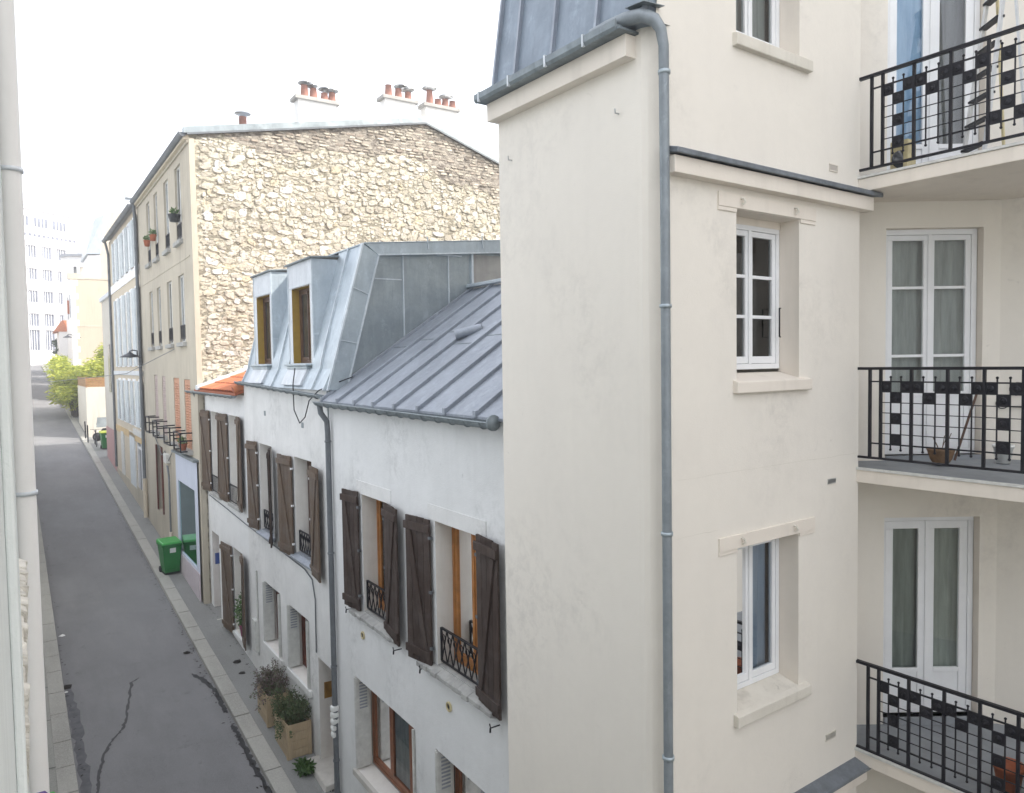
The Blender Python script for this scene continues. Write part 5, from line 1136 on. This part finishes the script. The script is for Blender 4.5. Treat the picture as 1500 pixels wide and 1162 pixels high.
# ------------------------------------------------------------------ far houses
gy=76
hg=thing('ochre_house','distant house with a plain sunlit ochre gable and white quoins','house','S',(4.9,gy,-3))
MB().box(4.55,12,gy,gy+.3,-3,7.9).part('gable_wall','far_gable',hg)
MB().poly([(4.55,gy,-3),(4.55,gy+8,-3),(4.55,gy+8,7.4),(4.55,gy,7.9)]).part('wall','far_white',hg)
q=MB()
for k in range(18): w=.55 if k%2 else .35; q.box(4.52,4.52+w,gy-.03,gy,-2.6+k*.58,-2.6+k*.58+.5)
q.part('quoin','far_white',hg)
MB().box(4.35,5.6,gy-.05,gy+.6,7.85,8.35).part('parapet','beige_render',hg)
for x in (4.95,5.45): MB().lathe((x,gy+.3,8.35),[(.13,0),(.11,.6),(.13,.6),(.1,.6)],10).part('chimney_pot','cream_trim' if x>5 else 'grey_pipe',hg)
s=MB(); s.box(5.6,12,gy-.05,gy+.4,7.88,8.02); s.box(4.52,12,gy-.02,gy,3.7,3.85); s.part('wall_capping','beige_render',hg)
for k in range(2):
    w=MB().box(4.52,4.55,gy+1.2+k*3,gy+2.2+k*3,4.6,6.6).part('window','far_shade',hg)
MB().box(3.9,4.6,gy+8,gy+13,-2,3.6).part('rear_wing','far_white',hg); MB().hexa([(3.5,gy+7.9,3.6),(6,gy+7.9,3.6),(6,gy+13,3.6),(3.5,gy+13,3.6),(4.2,gy+8.2,4.7),(5.6,gy+8.2,4.7),(5.6,gy+12.8,4.7),(4.2,gy+12.8,4.7)]).part('tiled_roof','clay_tile',hg)
MB().box(4.4,4.55,gy+3,gy+3.4,5.0,6.2).part('red_sign','terracotta',hg)
hm=thing('zinc_mansard_house','distant pale building with steep zinc roof rising above the ochre gable','building','S',(7.0,90,0))
MB().poly([(8.15,90,0),(8.15,90,12.3),(9.3,90,16.5),(20,90,17),(20,90,0)]).part('party_wall','beige_render',hm)
MB().hexa([(7.1,90.5,0),(8.15,89.9,0),(8.15,98,0),(7.1,98,0),(7.1,90.5,11.9),(8.15,89.9,11.9),(8.15,98,11.9),(7.1,98,11.9)]).part('wall','far_white',hm)
MB().hexa([(6.9,90.2,12.0),(8.2,89.8,12.0),(8.2,98,12.0),(6.9,98,12.0),(7.9,90.4,15.8),(8.7,89.9,16.2),(8.7,98,16.2),(7.9,98,15.8)]).part('mansard_roof','zinc_mansard',hm)
hr=thing('rounded_block','distant pale grey building between the white block and the zinc roof','building','S',(6,104,0))
m=MB(); pts=[(5.3,104),(6.0,102.5),(7.5,101.5),(12,101),(12,106)]
m.prism([(x,y,0) for x,y in pts],(0,0,13.2)); m.part('wall','far_white',hr)
MB().prism([(x-.2,y-.2,13.2) for x,y in pts],(0,0,.3)).part('roof_edge','far_shade',hr)
# big white block, facing down the street with its front turned to the right
wbk=thing('white_block','tall bright white apartment block closing the end of the street','building','S',(-4,121,1))
A_=V((-4.0,119.5,0)); B_=V((8.6,129.0,0)); U_=(B_-A_).normalized(); N_=V((-U_.y,U_.x,0)); PWB=PL(A_,U_,N_); Lw=(B_-A_).length
wins=[]
zr=[(2.6,5.6),(6.0,7.9),(9.3,11.1),(12.5,14.2),(15.6,17.4)]
us=[Lw*.35+k*2.35 for k in range(-2,5)]
for (z0,z1) in zr:
    for u in us:
        if 0<u and u+1.7<Lw-.1: wins.append((u,u+1.55,z0,z1))
m=MB(); m.wall(PWB,0,Lw,-1,22.3,wins); m.quad(PWB.p(Lw,-1),PWB.p(Lw,22.3),PWB.p(Lw,22.3,14),PWB.p(Lw,-1,14)); m.quad(PWB.p(0,22.3),PWB.p(Lw,22.3),PWB.p(Lw,22.3,14),PWB.p(0,22.3,14)); [m.reveal(PWB,h,.3) for h in wins]
m.part('wall','far_white',wbk)
for h in wins:
    w=MB(); 
    for k in range(5): u=h[0]+(h[1]-h[0])*k/4; w.pbox(PWB,u-.04,u+.04,h[2],h[3],.18,.24)
    w.pbox(PWB,h[0],h[1],h[2],h[2]+.08,.18,.24); w.pbox(PWB,h[0],h[1],h[3]-.08,h[3],.18,.24)
    o=w.part('window','far_white',wbk); MB().pbox(PWB,h[0],h[1],h[2],h[3],.26,.29).part('pane','far_pane_blue',o)
for k in range(22): u=.6+k*.7; MB().pbox(PWB,u,u+.42,18.6,19.0,-.02,0).part('frieze_vent','far_pane_blue',wbk)
for k in range(3):
    u0=Lw*.40+k*2.9
    for j in range(4):
        w=MB().pbox(PWB,u0+j*.55,u0+j*.55+.38,20.0,21.3,-.03,0).part('window','far_pane_blue',wbk)
MB().pbox(PWB,0,Lw+.1,22.3,22.5,-.3,14).part('roof','far_white',wbk)
for u in (8.1,9.4): MB().lathe(PWB.p(u,22.5,2),[(.25,0),(.25,1.0),(.001,1.3)],8).part('roof_vent','far_shade',wbk)

# ------------------------------------------------------------------ left building (the one we look out of)
lb=thing('white_facade_building','white painted building at the left edge with a thick white downpipe and a broken ledge','building','S',(-.06,2,-8))
LW=-.030
m=MB(); m.box(-6,LW,1.0,6.6,-9,3.7); m.box(-6,LW,-14,1.0,-9,.6); m.part('wall','cool_white',lb); MB().box(-6,LW,6.6,70,-9,-1.9).part('wall','cool_white',lb)  # unseen lengths kept low to let more sky light onto the facades
m=MB(); m.box(LW,LW+.022,2.2,4.4,-4,3.5); m.part('pilaster','cool_white',lb,bevel=.006)
for y in (9,13,17,22,27,33): 
    for z in (-4.5,): w=MB().box(LW-.001,LW+.012,y,y+1.1,z,z+1.9).part('window','grey_pane',lb)
downpipe(lb,[(.042,6.0,3.6),(.042,6.0,-7.3)],.064,'painted_pipe',[(.042,6.0,z) for z in (1.32,-.83)],clipmat='zinc_pale',seg=20)
q=MB(); rnd=random.Random(2); y=2.5; 
while y<5.05:
    b=y+rnd.uniform(.05,.12); w=.020+.045*(y-2.5)/2.6+rnd.uniform(-.012,.012); q.hexa([(LW,y,-1.22),(LW+w*.7,y,-1.20+rnd.uniform(-.02,.02)),(LW+w*.7,b,-1.2+rnd.uniform(-.02,.02)),(LW,b,-1.22),(LW,y,-1.06),(LW+w,y,-1.08+rnd.uniform(-.012,.012)),(LW+w*rnd.uniform(.85,1.1),b,-1.08+rnd.uniform(-.012,.012)),(LW,b,-1.06)]); y=b
q.part('broken_ledge','broken_plaster',lb,bevel=.006)
q=MB(); q.box(LW,LW+.05,4.0,4.6,2.05,2.6); q.box(LW,LW+.03,3.2,4.2,1.5,2.6); q.part('cornice_fragment','broken_plaster',lb,bevel=.01)
MB().tube([(LW+.01,5.6,-2.72),(.07,5.6,-2.72),(.085,5.6,-2.74),(.085,5.6,-4)],.014,8).part('bracket_pipe','purple_paint',lb)
# low buildings on the left farther on (shade and reflect in glass)
bl=thing('left_terrace','plain white terrace continuing the left side of the street','building','S',(-.4,70,-4)); MB().box(-9,-.5,70.2,112,-5,5).part('wall','pale_render',bl)

hz=bpy.data.materials.new('added_haze_air'); hz.use_nodes=True; nt=hz.node_tree; nt.nodes.clear(); MAT['added_haze_air']=hz
o_=nt.nodes.new('ShaderNodeOutputMaterial'); pv=nt.nodes.new('ShaderNodeVolumePrincipled'); pv.inputs['Color'].default_value=(.95,.97,1,1); pv.inputs['Density'].default_value=.003; pv.inputs['Anisotropy'].default_value=.2
nt.links.new(pv.outputs[0],o_.inputs['Volume'])
MB().box(-420,420,-60,720,-12,26).top('added_haze',None,None,'added_haze_air','T',(0,0,0),kind='stuff')  # air volume added to whiten far things, in place of glare
# ------------------------------------------------------------------ camera, light, sky
cam=bpy.data.cameras.new('camera'); cam.lens=1098/1500*36; cam.sensor_width=36; cam.clip_start=.05; cam.clip_end=2000
co=bpy.data.objects.new('camera',cam); COL.objects.link(co)
co.matrix_world=Matrix(((.8099943,.03943393,-.58511042*-1*-1,0),(-.58623202,.02802115,-.80965847,0),(-.01553255,.9988292,.04581441,0),(0,0,0,1)))
sc.camera=co
AZ=V((.74,-.67,0)).normalized(); EL=R(42)
sun=bpy.data.lights.new('sun','SUN'); sun.energy=2.6; sun.angle=R(1.5); sun.color=(1,.95,.88)
so=bpy.data.objects.new('sun',sun); COL.objects.link(so)
dirv=V((AZ.x*math.cos(EL),AZ.y*math.cos(EL),math.sin(EL))); so.rotation_euler=dirv.to_track_quat('Z','Y').to_euler()
w=bpy.data.worlds.new('World'); sc.world=w; w.use_nodes=True; nt=w.node_tree; nt.nodes.clear()
out=nt.nodes.new('ShaderNodeOutputWorld'); bg=nt.nodes.new('ShaderNodeBackground'); sky=nt.nodes.new('ShaderNodeTexSky'); sky.sky_type='NISHITA'; sky.sun_disc=False
sky.sun_elevation=EL; sky.sun_rotation=math.atan2(dirv.x,dirv.y); sky.dust_density=3.5; sky.air_density=1.; sky.ozone_density=1.
cm=mix(nt,.62,sky.outputs[0],(5.8,5.72,5.68)); nt.links.new(cm,bg.inputs[0]); bg.inputs[1].default_value=.15
nt.links.new(bg.outputs[0],out.inputs[0])
vs=sc.view_settings; vs.view_transform='Standard'; vs.look='None'; vs.gamma=1; vs.exposure=1.53; vs.use_curve_mapping=False
sc.cycles.max_bounces=8; sc.cycles.diffuse_bounces=5; sc.cycles.transparent_max_bounces=12; sc.cycles.sample_clamp_indirect=6
